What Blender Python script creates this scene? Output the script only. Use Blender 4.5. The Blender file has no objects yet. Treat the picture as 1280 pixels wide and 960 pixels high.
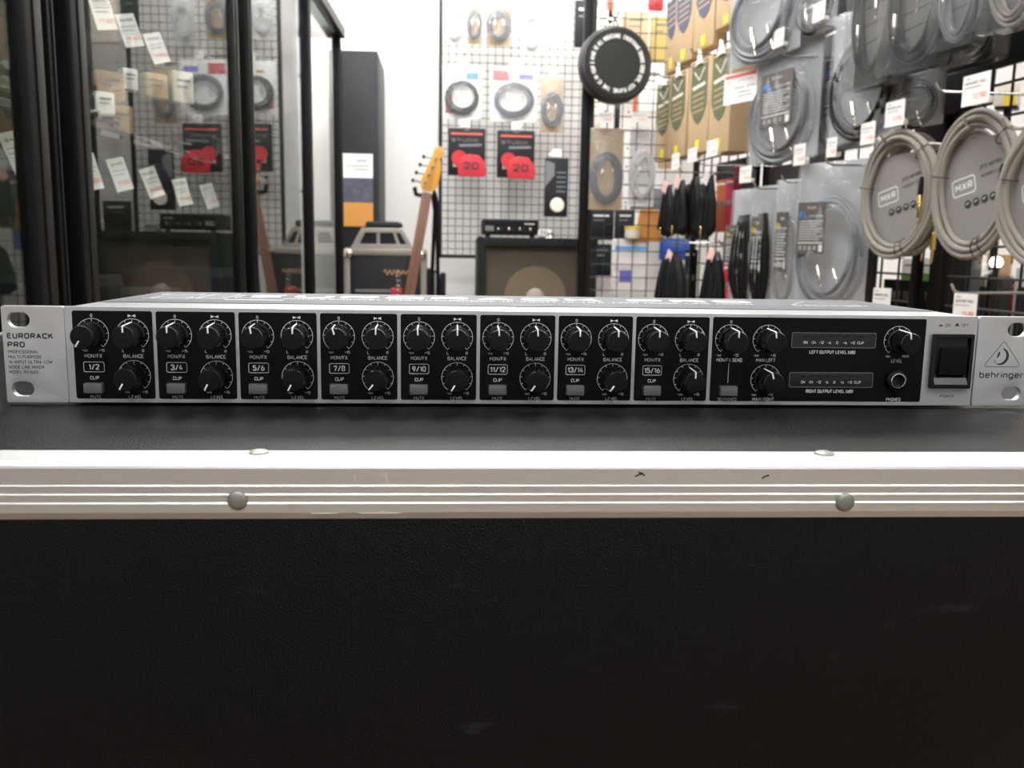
import bpy, bmesh, math, random
from math import sin, cos, tan, pi, radians, atan2, sqrt
from mathutils import Matrix, Vector
random.seed(7)
C = bpy.context.scene.collection
# ------------------------------------------------------------------ camera
CX, CY, CZ = 0.20012, -0.40761, 0.07303
YAW, PITCH, ROLL, FPX = 0.071877, 0.153483, 0.016203, 1099.12
fw = Vector((sin(YAW)*cos(PITCH), cos(YAW)*cos(PITCH), -sin(PITCH)))
rt0 = Vector((cos(YAW), -sin(YAW), 0)); up0 = rt0.cross(fw)
rt = cos(ROLL)*rt0 + sin(ROLL)*up0; up = -sin(ROLL)*rt0 + cos(ROLL)*up0
CAM = Vector((CX, CY, CZ))
cd = bpy.data.cameras.new('camera'); cam = bpy.data.objects.new('camera', cd); C.objects.link(cam)
cam.matrix_world = Matrix.Translation(CAM) @ Matrix((rt, up, -fw)).transposed().to_4x4()
cd.sensor_fit = 'HORIZONTAL'; cd.sensor_width = 36; cd.lens = FPX/1280*36; cd.clip_start = 0.02
cd.dof.use_dof = True; cd.dof.focus_distance = 0.43; cd.dof.aperture_fstop = cd.lens/1.55
bpy.context.scene.camera = cam
vs = bpy.context.scene.view_settings
vs.view_transform = 'Standard'; vs.look = 'None'; vs.gamma = 1; vs.use_curve_mapping = False
vs.exposure = 0.0
w = bpy.data.worlds.new('world'); bpy.context.scene.world = w; w.use_nodes = True
w.node_tree.nodes['Background'].inputs[0].default_value = (0.9, 0.95, 1, 1)
w.node_tree.nodes['Background'].inputs[1].default_value = 0.3
CEIL_EMIT = 36.0
FZ, TZ = -0.62, 1.95        # floor and ceiling height
YB, YN, XL, XR = 4.2, -2.6, -1.25, 3.4

# ------------------------------------------------------------------ materials
MT = {}
def mat(name, col, rough=0.5, metal=0.0, bump=None, var=None, spec=None, coat=0, emit=None, sheen=0):
    if name in MT: return MT[name]
    m = bpy.data.materials.new(name); m.use_nodes = True; nt = m.node_tree
    b = nt.nodes['Principled BSDF']; b.inputs['Base Color'].default_value = (*col, 1)
    b.inputs['Roughness'].default_value = rough; b.inputs['Metallic'].default_value = metal
    if spec is not None: b.inputs['Specular IOR Level'].default_value = spec
    if coat: b.inputs['Coat Weight'].default_value = coat; b.inputs['Coat Roughness'].default_value = 0.1
    if emit: b.inputs['Emission Color'].default_value = (*emit[0], 1); b.inputs['Emission Strength'].default_value = emit[1]
    tc = nt.nodes.new('ShaderNodeTexCoord')
    if var:      # var = (scale vec, amount)
        mp = nt.nodes.new('ShaderNodeMapping'); mp.inputs['Scale'].default_value = var[0]
        n = nt.nodes.new('ShaderNodeTexNoise'); n.inputs['Detail'].default_value = 4; n.inputs['Scale'].default_value = 1
        r = nt.nodes.new('ShaderNodeMix'); r.data_type = 'RGBA'
        r.inputs[6].default_value = (*[c*(1-var[1]) for c in col], 1); r.inputs[7].default_value = (*[min(1, c*(1+var[1])) for c in col], 1)
        nt.links.new(tc.outputs['Object'], mp.inputs[0]); nt.links.new(mp.outputs[0], n.inputs['Vector'])
        nt.links.new(n.outputs[0], r.inputs[0]); nt.links.new(r.outputs[2], b.inputs['Base Color'])
    if bump:     # bump = (kind, scale vec, distance, strength)
        mp = nt.nodes.new('ShaderNodeMapping'); mp.inputs['Scale'].default_value = bump[1]
        n = nt.nodes.new('ShaderNodeTexVoronoi' if bump[0] == 'v' else 'ShaderNodeTexNoise'); n.inputs['Scale'].default_value = 1
        bp = nt.nodes.new('ShaderNodeBump'); bp.inputs['Distance'].default_value = bump[2]; bp.inputs['Strength'].default_value = bump[3]
        nt.links.new(tc.outputs['Object'], mp.inputs[0]); nt.links.new(mp.outputs[0], n.inputs['Vector'])
        nt.links.new(n.outputs[0], bp.inputs['Height']); nt.links.new(bp.outputs[0], b.inputs['Normal'])
    MT[name] = m; return m
def clear(name, tint=(1, 1, 1), gloss=0.25, rough=0.08, haze=0.0, bump=0.0, ior=1.5):
    if name in MT: return MT[name]
    m = bpy.data.materials.new(name); m.use_nodes = True; nt = m.node_tree; nt.nodes.clear()
    o = nt.nodes.new('ShaderNodeOutputMaterial'); t = nt.nodes.new('ShaderNodeBsdfTransparent'); t.inputs[0].default_value = (*tint, 1)
    g = nt.nodes.new('ShaderNodeBsdfGlossy'); g.inputs['Roughness'].default_value = rough
    d = nt.nodes.new('ShaderNodeBsdfDiffuse'); d.inputs[0].default_value = (0.8, 0.82, 0.85, 1)
    f0 = nt.nodes.new('ShaderNodeLayerWeight'); f0.inputs[0].default_value = 0.5; f = nt.nodes.new('ShaderNodeMath'); f.operation = 'POWER'; f.inputs[1].default_value = 5; nt.links.new(f0.outputs['Facing'], f.inputs[0])
    mu = nt.nodes.new('ShaderNodeMath'); mu.operation = 'MULTIPLY_ADD'; mu.inputs[1].default_value = ior-.5; mu.inputs[2].default_value = gloss+.035; mu.use_clamp = True
    a = nt.nodes.new('ShaderNodeMixShader'); a.inputs[0].default_value = haze; b = nt.nodes.new('ShaderNodeMixShader')
    nt.links.new(f.outputs[0], mu.inputs[0]); nt.links.new(mu.outputs[0], b.inputs[0])
    nt.links.new(t.outputs[0], a.inputs[1]); nt.links.new(d.outputs[0], a.inputs[2])
    nt.links.new(a.outputs[0], b.inputs[1]); nt.links.new(g.outputs[0], b.inputs[2]); nt.links.new(b.outputs[0], o.inputs[0])
    if bump:
        tc = nt.nodes.new('ShaderNodeTexCoord'); n = nt.nodes.new('ShaderNodeTexNoise'); n.inputs['Scale'].default_value = 22; n.inputs['Detail'].default_value = 3; n.inputs['Distortion'].default_value = 1.5
        bp = nt.nodes.new('ShaderNodeBump'); bp.inputs['Distance'].default_value = bump
        nt.links.new(tc.outputs['Object'], n.inputs[0]); nt.links.new(n.outputs[0], bp.inputs['Height'])
        nt.links.new(bp.outputs[0], g.inputs['Normal']); nt.links.new(bp.outputs[0], f0.inputs['Normal'])
    MT[name] = m; return m
ALU = mat('brushed_aluminium', (0.53, 0.54, 0.555), 0.33, 0.6, var=((30, 400, 3000), 0.06), bump=('n', (30, 400, 4000), 0.00002, 0.4))
TRIM = mat('extruded_aluminium', (0.7, 0.7, 0.7), 0.4, 0.95, var=((8, 1500, 1500), 0.03), bump=('n', (6, 900, 900), 0.00001, 0.15))
RIVET = mat('dull_nickel', (0.26, 0.27, 0.235), 0.5, 0.7, var=((900, 900, 900), 0.2))
PANEL = mat('black_panel_foil', (0.0035, 0.004, 0.005), 0.36, 0, spec=0.12)
INK = mat('white_ink', (0.62, 0.63, 0.63), 0.5)
INKK = mat('black_ink', (0.02, 0.02, 0.025), 0.5)
INKG = mat('grey_ink', (0.16, 0.165, 0.17), 0.5)
LID = mat('grey_lid_paint', (0.12, 0.125, 0.135), 0.6, 0.0, spec=0.2)
LIDW = mat('lid_white_print', (0.8, 0.8, 0.8), 0.4)
KNOB = mat('black_knob_cap', (0.004, 0.004, 0.0045), 0.4, spec=0.2); KNOBS = mat('black_fluted_plastic', (0.006, 0.006, 0.0065), 0.24, spec=1.0)
POINT = mat('white_pointer', (0.85, 0.85, 0.84), 0.4)
BTN = mat('grey_button_plastic', (0.10, 0.102, 0.108), 0.4)
GLOSSK = mat('black_gloss_plastic', (0.005, 0.005, 0.006), 0.22, spec=0.35)
SMOKE = mat('smoked_led_window', (0.008, 0.008, 0.01), 0.18)
LEDM = mat('unlit_led', (0.002, 0.002, 0.002), 0.3)
CHROME = mat('chrome', (0.8, 0.8, 0.8), 0.12, 1)
HOLE = mat('dark_hole', (0.01, 0.01, 0.01), 0.8)
LEATHER = mat('black_leatherette', (0.018, 0.019, 0.021), 0.31, bump=('n', (1300, 1300, 1300), 0.0007, 0.6), spec=0.13)
def leather_scuffs(m):
    nt = m.node_tree; b = nt.nodes['Principled BSDF']; tc = nt.nodes.new('ShaderNodeTexCoord')
    mp = nt.nodes.new('ShaderNodeMapping'); mp.inputs['Scale'].default_value = (25, 90, 90); mp.inputs['Rotation'].default_value = (0, 0.3, 0.2)
    n = nt.nodes.new('ShaderNodeTexNoise'); n.inputs['Scale'].default_value = 1; n.inputs['Detail'].default_value = 8
    cr = nt.nodes.new('ShaderNodeValToRGB'); cr.color_ramp.elements[0].position = 0.66; cr.color_ramp.elements[0].color = (0.0035, 0.0037, 0.0042, 1)
    cr.color_ramp.elements[1].position = 0.8; cr.color_ramp.elements[1].color = (0.022, 0.0225, 0.024, 1)
    nt.links.new(tc.outputs['Object'], mp.inputs[0]); nt.links.new(mp.outputs[0], n.inputs[0]); nt.links.new(n.outputs[0], cr.inputs[0]); nt.links.new(cr.outputs[0], b.inputs['Base Color'])
leather_scuffs(LEATHER)
KRAFT = mat('kraft_card', (0.46, 0.33, 0.19), 0.75, var=((40, 40, 40), 0.08))
KRAFTD = mat('brown_card', (0.33, 0.21, 0.11), 0.75)
OLIVE = mat('olive_print', (0.11, 0.115, 0.06), 0.6)
NAVY = mat('navy_print', (0.075, 0.08, 0.13), 0.6)
YEL = mat('yellow_print', (0.75, 0.58, 0.04), 0.5); MUST = mat('mustard_card', (0.5, 0.36, 0.12), 0.6)
BLK = mat('black_paint', (0.006, 0.006, 0.007), 0.45, spec=0.2)
BLKM = mat('black_steel', (0.005, 0.005, 0.0055), 0.42, 0, spec=0.2)
WIREK = mat('black_wire', (0.015, 0.015, 0.015), 0.4, 0.2)
STEEL = mat('zinc_hook_steel', (0.55, 0.55, 0.55), 0.25, 1)
WHITE = mat('white_plaster', (0.82, 0.81, 0.78), 0.8)
CEILM = mat('ceiling_white', (0.8, 0.8, 0.79), 0.85)
FLOORM = mat('wood_floor', (0.19, 0.13, 0.08), 0.4, var=((2, 14, 1), 0.2))
PAPER = mat('white_paper', (0.8, 0.79, 0.76), 0.6)
PAPERC = mat('cream_paper', (0.72, 0.66, 0.56), 0.6)
RED = mat('red_print', (0.45, 0.015, 0.025), 0.45)
REDT = mat('red_tag_print', (0.75, 0.12, 0.1), 0.5)
PINK = mat('pink_tag', (0.78, 0.5, 0.45), 0.5)
DCARD = mat('charcoal_card', (0.014, 0.014, 0.016), 0.5, spec=0.25)
LABELG = mat('grey_brown_label', (0.085, 0.075, 0.065), 0.5)
BAGG = mat('silver_grey_sleeve', (0.34, 0.35, 0.36), 0.5)
CYAN = mat('blue_print', (0.02, 0.22, 0.7), 0.4)
CABK = mat('black_cable', (0.007, 0.007, 0.008), 0.5, spec=0.2)
CABG = mat('grey_cable', (0.12, 0.125, 0.14), 0.45)
CABW = mat('pale_cable', (0.65, 0.65, 0.66), 0.4)
WOVEN = mat('woven_beige_cable', (0.22, 0.2, 0.172), 0.7, bump=('n', (1500, 1500, 1500), 0.0005, 0.6))
MXRC = mat('warm_grey_card', (0.21, 0.20, 0.19), 0.55)
GOLD = mat('gold_plug', (0.85, 0.6, 0.22), 0.22, 1)
NICK = mat('nickel_plug', (0.72, 0.68, 0.6), 0.22, 1)
BAG = clear('clear_bag', (0.96, 0.97, 0.98), 0.02, 0.16, 0.10, 0.008, 1.33)
BAGM = clear('milky_bag', (0.93, 0.94, 0.95), 0.02, 0.2, 0.17, 0.008, 1.3)
BLIST = clear('blister_plastic', (0.95, 0.95, 0.95), 0.0, 0.08, 0.02, 0.0008, 1.35)
GLASS = clear('cabinet_glass', (0.97, 0.975, 0.968), 0.0, 0.006, 0.0, 0, 1.45)
CABIN = mat('cabinet_interior', (0.02, 0.023, 0.02), 0.6)
SHELFG = clear('shelf_glass', (0.75, 0.82, 0.77), 0.02, 0.02, 0.02, 0, 1.5)
AMBER = mat('amber_lacquer', (0.72, 0.34, 0.045), 0.25, coat=0.5)
ROSE = mat('rosewood', (0.24, 0.11, 0.07), 0.5, var=((60, 60, 10), 0.2))
GRILLE = mat('brown_grille_cloth', (0.085, 0.07, 0.05), 0.8, bump=('n', (700, 700, 700), 0.001, 0.5))
GRILLE2 = mat('speaker_cone_cloth', (0.16, 0.125, 0.08), 0.8)
DOME = mat('dust_cap', (0.35, 0.31, 0.26), 0.5)
TOLEX = mat('black_tolex', (0.012, 0.0145, 0.0155), 0.55, spec=0.2, bump=('n', (500, 500, 500), 0.001, 0.5))
GREYF = mat('greyish_frame', (0.36, 0.34, 0.30), 0.4, 0.4)
SLATE = mat('slate_panel', (0.021, 0.021, 0.0235), 0.5, spec=0.2)
ORANGE = mat('orange_print', (0.62, 0.27, 0.06), 0.5)
DORG = mat('burnt_orange_strap', (0.45, 0.1, 0.03), 0.6)
CRIM = mat('crimson_strap', (0.4, 0.02, 0.07), 0.6)
BLUE = mat('royal_blue_card', (0.02, 0.07, 0.35), 0.5)
VIOL = mat('violet_print', (0.16, 0.14, 0.5), 0.5)
LBLUE = mat('light_blue_print', (0.15, 0.42, 0.85), 0.5)
GREEN = mat('green_print', (0.13, 0.3, 0.05), 0.5)
TAN = mat('tan_wood', (0.42, 0.24, 0.11), 0.5)
RUBBER = mat('pad_rubber', (0.012, 0.014, 0.014), 0.6)
RIM = mat('pad_rim', (0.02, 0.021, 0.021), 0.38)
PHOTO = mat('photo_print', (0.09, 0.09, 0.11), 0.4, var=((18, 18, 25), 0.9))
CONC = mat('outer_wall_beige', (0.42, 0.415, 0.41), 0.8)

# ------------------------------------------------------------------ geometry builder
_tc = {}
def curve_geo(loops=None, text=None, depth=0, bevel=0, bold=0, res=3):
    key = (text, bold, res) if text else None
    if key and key in _tc: return _tc[key]
    if text:
        cu = bpy.data.curves.new('t', 'FONT'); cu.body = text; cu.size = 1; cu.resolution_u = res; cu.offset = bold
    else:
        cu = bpy.data.curves.new('t', 'CURVE'); cu.dimensions = '2D'; cu.fill_mode = 'BOTH'
        for lp in loops:
            s = cu.splines.new('POLY'); s.points.add(len(lp)-1)
            for p, (x, y) in zip(s.points, lp): p.co = (x, y, 0, 1)
            s.use_cyclic_u = True
        cu.extrude = depth/2; cu.bevel_depth = bevel; cu.offset = -bevel
    o = bpy.data.objects.new('t', cu); C.objects.link(o)
    bpy.context.view_layer.update()
    me = o.evaluated_get(bpy.context.evaluated_depsgraph_get()).to_mesh()
    r = ([tuple(v.co) for v in me.vertices], [tuple(p.vertices) for p in me.polygons])
    o.evaluated_get(bpy.context.evaluated_depsgraph_get()).to_mesh_clear()
    bpy.data.objects.remove(o); bpy.data.curves.remove(cu)
    if key: _tc[key] = r
    return r
FRONT = Matrix(((1, 0, 0, 0), (0, 0, -1, 0), (0, 1, 0, 0), (0, 0, 0, 1)))   # xy drawing -> xz plane, normal -Y
def T(x, y, z): return Matrix.Translation((x, y, z))
def RX(a): return Matrix.Rotation(a, 4, 'X')
def RY(a): return Matrix.Rotation(a, 4, 'Y')
def RZ(a): return Matrix.Rotation(a, 4, 'Z')
def SC(x, y, z): return Matrix.Diagonal((x, y, z, 1))
def rrect(x0, y0, x1, y1, r, n=5):
    o = []
    for cx, cy, a0 in ((x1-r, y0+r, -90), (x1-r, y1-r, 0), (x0+r, y1-r, 90), (x0+r, y0+r, 180)):
        for k in range(n+1):
            a = radians(a0+90*k/n); o.append((cx+r*cos(a), cy+r*sin(a)))
    return o
def circ(cx, cy, r, n=32, ry=None): return [(cx+r*cos(2*pi*k/n), cy+(ry or r)*sin(2*pi*k/n)) for k in range(n)]

# stroke lettering on a 4 x 6 grid (caps) with rounded corners
_L = "0,6 0,0 3.6,0"
GL = {'A': (4.2, ['0,0 2.1,6 4.2,0', '.8,1.9 3.4,1.9']), 'B': (4, ['0,3.1 3.3,3.1 4,2.4 4,.6 3.4,0 0,0 0,6 3.2,6 3.8,5.4 3.8,3.8 3.2,3.1']), 'C': (4, ['4,4.6 4,6 0,6 0,0 4,0 4,1.4']),
 'D': (4, ['0,6 4,6 4,0 0,0', '0,-.4 0,6.4']), 'E': (3.6, ['3.6,6 0,6 0,0 3.6,0', '0,3.1 3.1,3.1']), 'F': (3.5, ['3.5,6 0,6 0,0', '0,3 3,3']), 'G': (4, ['4,4.6 4,6 0,6 0,0 4,0 4,2.9 2.2,2.9']),
 'H': (4, ['0,0 0,6', '4,0 4,6', '0,3.1 4,3.1']), 'I': (0, ['0,0 0,6']), 'J': (3.4, ['0,1.2 0,0 3.4,0 3.4,6']), 'K': (4, ['0,0 0,6', '3.8,6 .2,2.8', '1.6,3.9 4,0']), 'L': (3.4, [_L]),
 'M': (5, ['0,0 0,6 2.5,2 5,6 5,0']), 'N': (4.2, ['0,0 0,6 4.2,0 4.2,6']), 'O': (4, ['0,3 0,6 4,6 4,0 0,0 0,3']), 'P': (4, ['0,0 0,6 4,6 4,2.7 0,2.7']), 'Q': (4, ['2,0 0,0 0,6 4,6 4,0 2,0', '2.6,1.4 4.2,-.4']),
 'R': (4, ['0,0 0,6 4,6 4,2.8 0,2.8', '2,2.8 4,0']), 'S': (4, ['4,4.8 4,6 0,6 0,3.2 4,3.0 4,0 0,0 0,1.3']), 'T': (4, ['0,6 4,6', '2,6 2,0']), 'U': (4, ['0,6 0,0 4,0 4,6']), 'V': (4.2, ['0,6 2.1,0 4.2,6']),
 'W': (6, ['0,6 1.4,0 3,5.6 4.6,0 6,6']), 'X': (4.2, ['0,0 4.2,6', '0,6 4.2,0']), 'Y': (4.2, ['0,6 2.1,3 4.2,6', '2.1,3 2.1,0']), 'Z': (4, ['0,6 4,6 0,0 4,0']),
 '0': (3.8, ['0,3 0,6 3.8,6 3.8,0 0,0 0,3']), '1': (1.6, ['0,4.6 1.6,6 1.6,0']), '2': (3.8, ['0,4.6 0,6 3.8,6 3.8,3.6 0,.2 0,0 3.9,0']), '3': (3.8, ['0,4.8 0,6 3.8,6 3.8,3.1 1.4,3.1', '3.0,3.1 3.8,3.1 3.8,0 0,0 0,1.2']),
 '4': (4, ['2,6 0,1.5 4,1.5', '3,3.4 3,0']), '5': (3.8, ['3.6,6 0,6 0,3.4 3.8,3.6 3.8,0 0,0 0,1']), '6': (3.8, ['2.2,6 .2,3.2 0,0 3.8,0 3.8,3.4 .3,3.4']), '7': (3.8, ['0,5 0,6 3.8,6 1.4,0']),
 '8': (3.8, ['1.9,3.1 0.1,3.1 0.1,6 3.7,6 3.7,3.1 0,3.1 0,0 3.8,0 3.8,3.1 1.9,3.1']), '9': (3.8, ['1.6,0 3.6,2.8 3.8,6 0,6 0,2.7 3.5,2.7']), '/': (3.2, ['0,-.4 3.2,6.4']), '-': (2.4, ['0,3 2.4,3']), '+': (3, ['0,3 3,3', '1.5,1.5 1.5,4.5']),
 '(': (1.2, ['1.2,6.8 0,5 0,1 1.2,-.8']), ')': (1.2, ['0,6.8 1.2,5 1.2,1 0,-.8']), '.': (.3, ['0,.4 .3,.4']), ':': (.3, ['0,1 .3,1', '0,4 .3,4']), '&': (4, ['4,0 .6,4.2 .6,6 3,6 3,4 0,2.4 0,0 3,0 4,2']), '!': (0, ['0,1.8 0,6', '0,0 0,.5']), ',': (.6, ['.6,.6 0,-.8']), '_': (4, ['0,0 4,0']),
 'a': (3.2, ['.2,4 3.2,4 3.2,0 0,0 0,2.3 3.2,2.3']), 'b': (3.6, ['0,6.2 0,0 3.6,0 3.6,4 0,4']), 'c': (3, ['3.2,4 0,4 0,0 3.2,0']), 'd': (3.6, ['3.6,6.2 3.6,0 0,0 0,4 3.6,4']), 'e': (3.6, ['0,2 3.6,2 3.6,4 0,4 0,0 3.3,0']),
 'g': (3.6, ['3.6,0 0,0 0,4 3.6,4 3.6,-1.6 .2,-1.6']), 'h': (3.4, ['0,6.2 0,0', '0,4 3.4,4 3.4,0']), 'i': (0, ['0,0 0,4', '0,5.3 0,5.9']), 'l': (.6, ['0,6.2 0,0 .6,0']), 'n': (3.4, ['0,0 0,4 3.4,4 3.4,0']), 'o': (3.6, ['1.8,0 0,0 0,4 3.6,4 3.6,0 1.8,0']),
 'p': (3.6, ['0,-1.8 0,4 3.6,4 3.6,0 0,0']), 'r': (2.2, ['0,0 0,4 2.2,4']), 's': (3, ['3,4 0,4 0,2.1 3,1.9 3,0 0,0']), 'v': (3.4, ['0,4 1.7,0 3.4,4']), 'w': (5, ['0,4 1.2,0 2.5,4 3.8,0 5,4']), 'x': (3, ['0,0 3,4', '0,4 3,0'])}
def fillet(P, r=1.25):
    o = [P[0]]
    for i in range(1, len(P)-1):
        a, b, c = Vector(P[i-1]), Vector(P[i]), Vector(P[i+1]); la, lc = (a-b).length, (c-b).length
        q = min(r, la*.48, lc*.48); s_ = b+(a-b)*q/la; e = b+(c-b)*q/lc
        for k in range(4):
            t = k/3; o.append(tuple(s_*(1-t)**2+b*2*t*(1-t)+e*t*t))
    return o+[P[-1]]
class B:
    def __init__(s, M=None): s.v = []; s.f = []; s.mi = []; s.mats = []; s.M = M or Matrix()
    def _m(s, m):
        if m not in s.mats: s.mats.append(m)
        return s.mats.index(m)
    def add(s, vs_, fs, m, M=None):
        X = s.M @ M if M else s.M; n = len(s.v); k = s._m(m)
        s.v += [tuple(X @ Vector(p)) for p in vs_]; s.f += [tuple(i+n for i in f) for f in fs]; s.mi += [k]*len(fs)
        return s
    def box(s, x0, x1, y0, y1, z0, z1, m, bev=0, M=None, seg=2):
        bm = bmesh.new(); bmesh.ops.create_cube(bm, size=1)
        bmesh.ops.scale(bm, vec=(x1-x0, y1-y0, z1-z0), verts=bm.verts)
        bmesh.ops.translate(bm, vec=((x0+x1)/2, (y0+y1)/2, (z0+z1)/2), verts=bm.verts)
        if bev: bmesh.ops.bevel(bm, geom=bm.edges[:], offset=bev, segments=seg, affect='EDGES', profile=0.5)
        bm.verts.index_update(); s.add([v.co[:] for v in bm.verts], [[v.index for v in f.verts] for f in bm.faces], m, M); bm.free(); return s
    def lathe(s, prof, m, M=None, n=32, fl=None, cap=True):      # prof: (r, z) from one end to the other, axis z
        vs_ = []; fs = []
        for j, (r, z) in enumerate(prof):
            for k in range(n):
                rr = r
                if fl and fl[j]: rr = r*(1-fl[j]*(k % 2))
                a = 2*pi*k/n; vs_.append((rr*cos(a), rr*sin(a), z))
        for j in range(len(prof)-1):
            for k in range(n):
                a = j*n+k; b = j*n+(k+1) % n; fs.append((a, b, b+n, a+n))
        if cap and prof[0][0] > 1e-9: fs.append(tuple(range(n-1, -1, -1)))
        if cap and prof[-1][0] > 1e-9: fs.append(tuple((len(prof)-1)*n+k for k in range(n)))
        return s.add(vs_, fs, m, M)
    def tube(s, pts, r, m, n=8, cyc=False, cap=True, M=None):
        P = [Vector(p) for p in pts]; N = len(P); vs_ = []; fs = []; pu = None
        for i, p in enumerate(P):
            d = (P[(i+1) % N]-P[i-1]) if cyc else (P[min(i+1, N-1)]-P[max(i-1, 0)])
            d.normalize()
            if pu is None: pu = Vector((0, 0, 1)) if abs(d.z) < 0.9 else Vector((1, 0, 0))
            a = d.cross(pu).normalized(); b = a.cross(d).normalized(); pu = b
            rr = r[i] if isinstance(r, (list, tuple)) else r
            for k in range(n):
                q = 2*pi*k/n; vs_.append(tuple(p+a*rr*cos(q)+b*rr*sin(q)))
        for i in range(N if cyc else N-1):
            for k in range(n):
                a = i*n+k; b = i*n+(k+1) % n; c = ((i+1) % N)*n; fs.append((a, b, c+(k+1) % n, c+k))
        if not cyc and cap: fs.append(tuple(range(n-1, -1, -1))); fs.append(tuple((N-1)*n+k for k in range(n)))
        return s.add(vs_, fs, m, M)
    def shape(s, loops, depth, m, bevel=0, M=None):      # drawing in xz, front at y=-depth/2
        v_, f_ = curve_geo(loops=loops, depth=max(0, depth-2*bevel), bevel=bevel)
        return s.add(v_, f_, m, (M or Matrix()) @ FRONT)
    def text(s, t, cx, cz, h, m, w=None, y=0, bold=0, align='c', M=None, hh=None):
        v_, f_ = curve_geo(text=t, bold=bold)
        if not v_: return s
        x0 = min(p[0] for p in v_); x1 = max(p[0] for p in v_); y0 = min(p[1] for p in v_); y1 = max(p[1] for p in v_)
        sy = h/(hh if hh else 0.70); sx = w/(x1-x0) if w else sy
        ox = {'c': -(x0+x1)/2, 'l': -x0, 'r': -x1}[align]
        zc = 0.35 if not hh else (y0+y1)/2
        return s.add([((p[0]+ox)*sx+cx, (p[1]-zc)*sy+cz, 0) for p in v_], f_, m, (M or Matrix()) @ T(0, y, 0) @ FRONT)
    def st(s, t, cx, cz, h, m, w=None, y=0, bold=0, align='c', M=None, hh=None, gap=1.35):
        x = 0; strokes = []; wt = .95+bold*14
        for ch in t:
            if ch == ' ': x += 2.6; continue
            g = GL.get(ch) or GL.get(ch.upper()) or GL['-']
            for pl in g[1]:
                pts = [tuple(float(q) for q in p.split(',')) for p in pl.split()]
                P = fillet(pts, .7 if ch in 'AVWMNKXZ47Y' else 1.25) if len(pts) > 2 else pts
                strokes.append([(px+x, py) for px, py in P])
            x += g[0]+wt+gap*.6
        tot = x-gap*.6; sy = h/(6+wt); sx = w/tot if w else sy
        ox = {'c': -(tot-wt)/2, 'l': wt/2, 'r': -tot+wt/2}[align]
        for P in strokes: s.ribbon([((px+ox)*sx+cx, (py-3)*sy+cz) for px, py in P], wt*(sx+sy)/2, m, y, M=M)
        return s
    def ribbon(s, pts, wd, m, y=0, cyc=False, M=None):     # flat line in xz
        P = pts; N = len(P); vs_ = []; fs = []
        for i in range(N):
            a = P[i-1] if (cyc or i) else P[i]; b = P[(i+1) % N] if (cyc or i < N-1) else P[i]
            dx, dz = b[0]-a[0], b[1]-a[1]; l = sqrt(dx*dx+dz*dz) or 1; nx, nz = -dz/l*wd/2, dx/l*wd/2
            vs_ += [(P[i][0]+nx, y, P[i][1]+nz), (P[i][0]-nx, y, P[i][1]-nz)]
        for i in range(N if cyc else N-1):
            a = 2*i; b = 2*((i+1) % N); fs.append((a, a+1, b+1, b))
        return s.add(vs_, fs, m, M)
    def sheet(s, w_, h_, m, puff=0.0, amp=0.0, nx=14, nz=18, y=0, seed=0, M=None):   # z from 0 to -h
        rnd = random.Random(seed); ph = [(rnd.uniform(8, 30)/max(w_, .05)*.15, rnd.uniform(8, 30)/max(h_, .05)*.15, rnd.uniform(0, 6)) for _ in range(5)]
        vs_ = []; fs = []
        for j in range(nz+1):
            for i in range(nx+1):
                u = i/nx; t = j/nz; x = (u-.5)*w_; z = -t*h_
                e = (sin(pi*u)*sin(pi*t))**.6 if 0 < u < 1 and 0 < t < 1 else 0
                d = puff*e+amp*sum(sin(a*x*40+b*z*40+c) for a, b, c in ph)/5*(0.3+e)
                vs_.append((x, y-d, z))
        for j in range(nz):
            for i in range(nx):
                a = j*(nx+1)+i; fs.append((a, a+nx+1, a+nx+2, a+1))
        return s.add(vs_, fs, m, M)
    def obj(s, name, parent=None, scale=1.0, smooth=True, ang=35, **tags):
        me = bpy.data.meshes.new(name)
        me.from_pydata([(a*scale, b*scale, c*scale) for a, b, c in s.v], [], s.f); me.update()
        for m in s.mats: me.materials.append(m)
        me.polygons.foreach_set('material_index', s.mi)
        bm = bmesh.new(); bm.from_mesh(me); bmesh.ops.remove_doubles(bm, verts=bm.verts, dist=1e-6)
        bmesh.ops.recalc_face_normals(bm, faces=bm.faces); bm.to_mesh(me); bm.free()
        if smooth:
            me.polygons.foreach_set('use_smooth', [True]*len(me.polygons)); me.set_sharp_from_angle(angle=radians(ang))
        o = bpy.data.objects.new(name, me); C.objects.link(o)
        if parent: o.parent = parent
        for k, v_ in tags.items(): o[k] = v_
        return o
def thing(name, label, cat, loc=(0, 0, 0), rz=0, group=None, tilt=0, ry=0):
    o = bpy.data.objects.new(name, None); C.objects.link(o); o.empty_display_size = 0.02
    o.location = loc; o.rotation_euler = (tilt, ry, rz); o['label'] = label; o['category'] = cat
    if group: o['group'] = group
    return o
def copy_tree(o, parent=None):
    c = o.copy(); C.objects.link(c); c.parent = parent
    for ch in list(o.children): copy_tree(ch, c)
    return c
def place(o, loc=None, rz=None, label=None, group=None):
    if loc: o.location = loc
    if rz is not None: o.rotation_euler.z = rz
    if label: o['label'] = label
    if group: o['group'] = group
    return o

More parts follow.
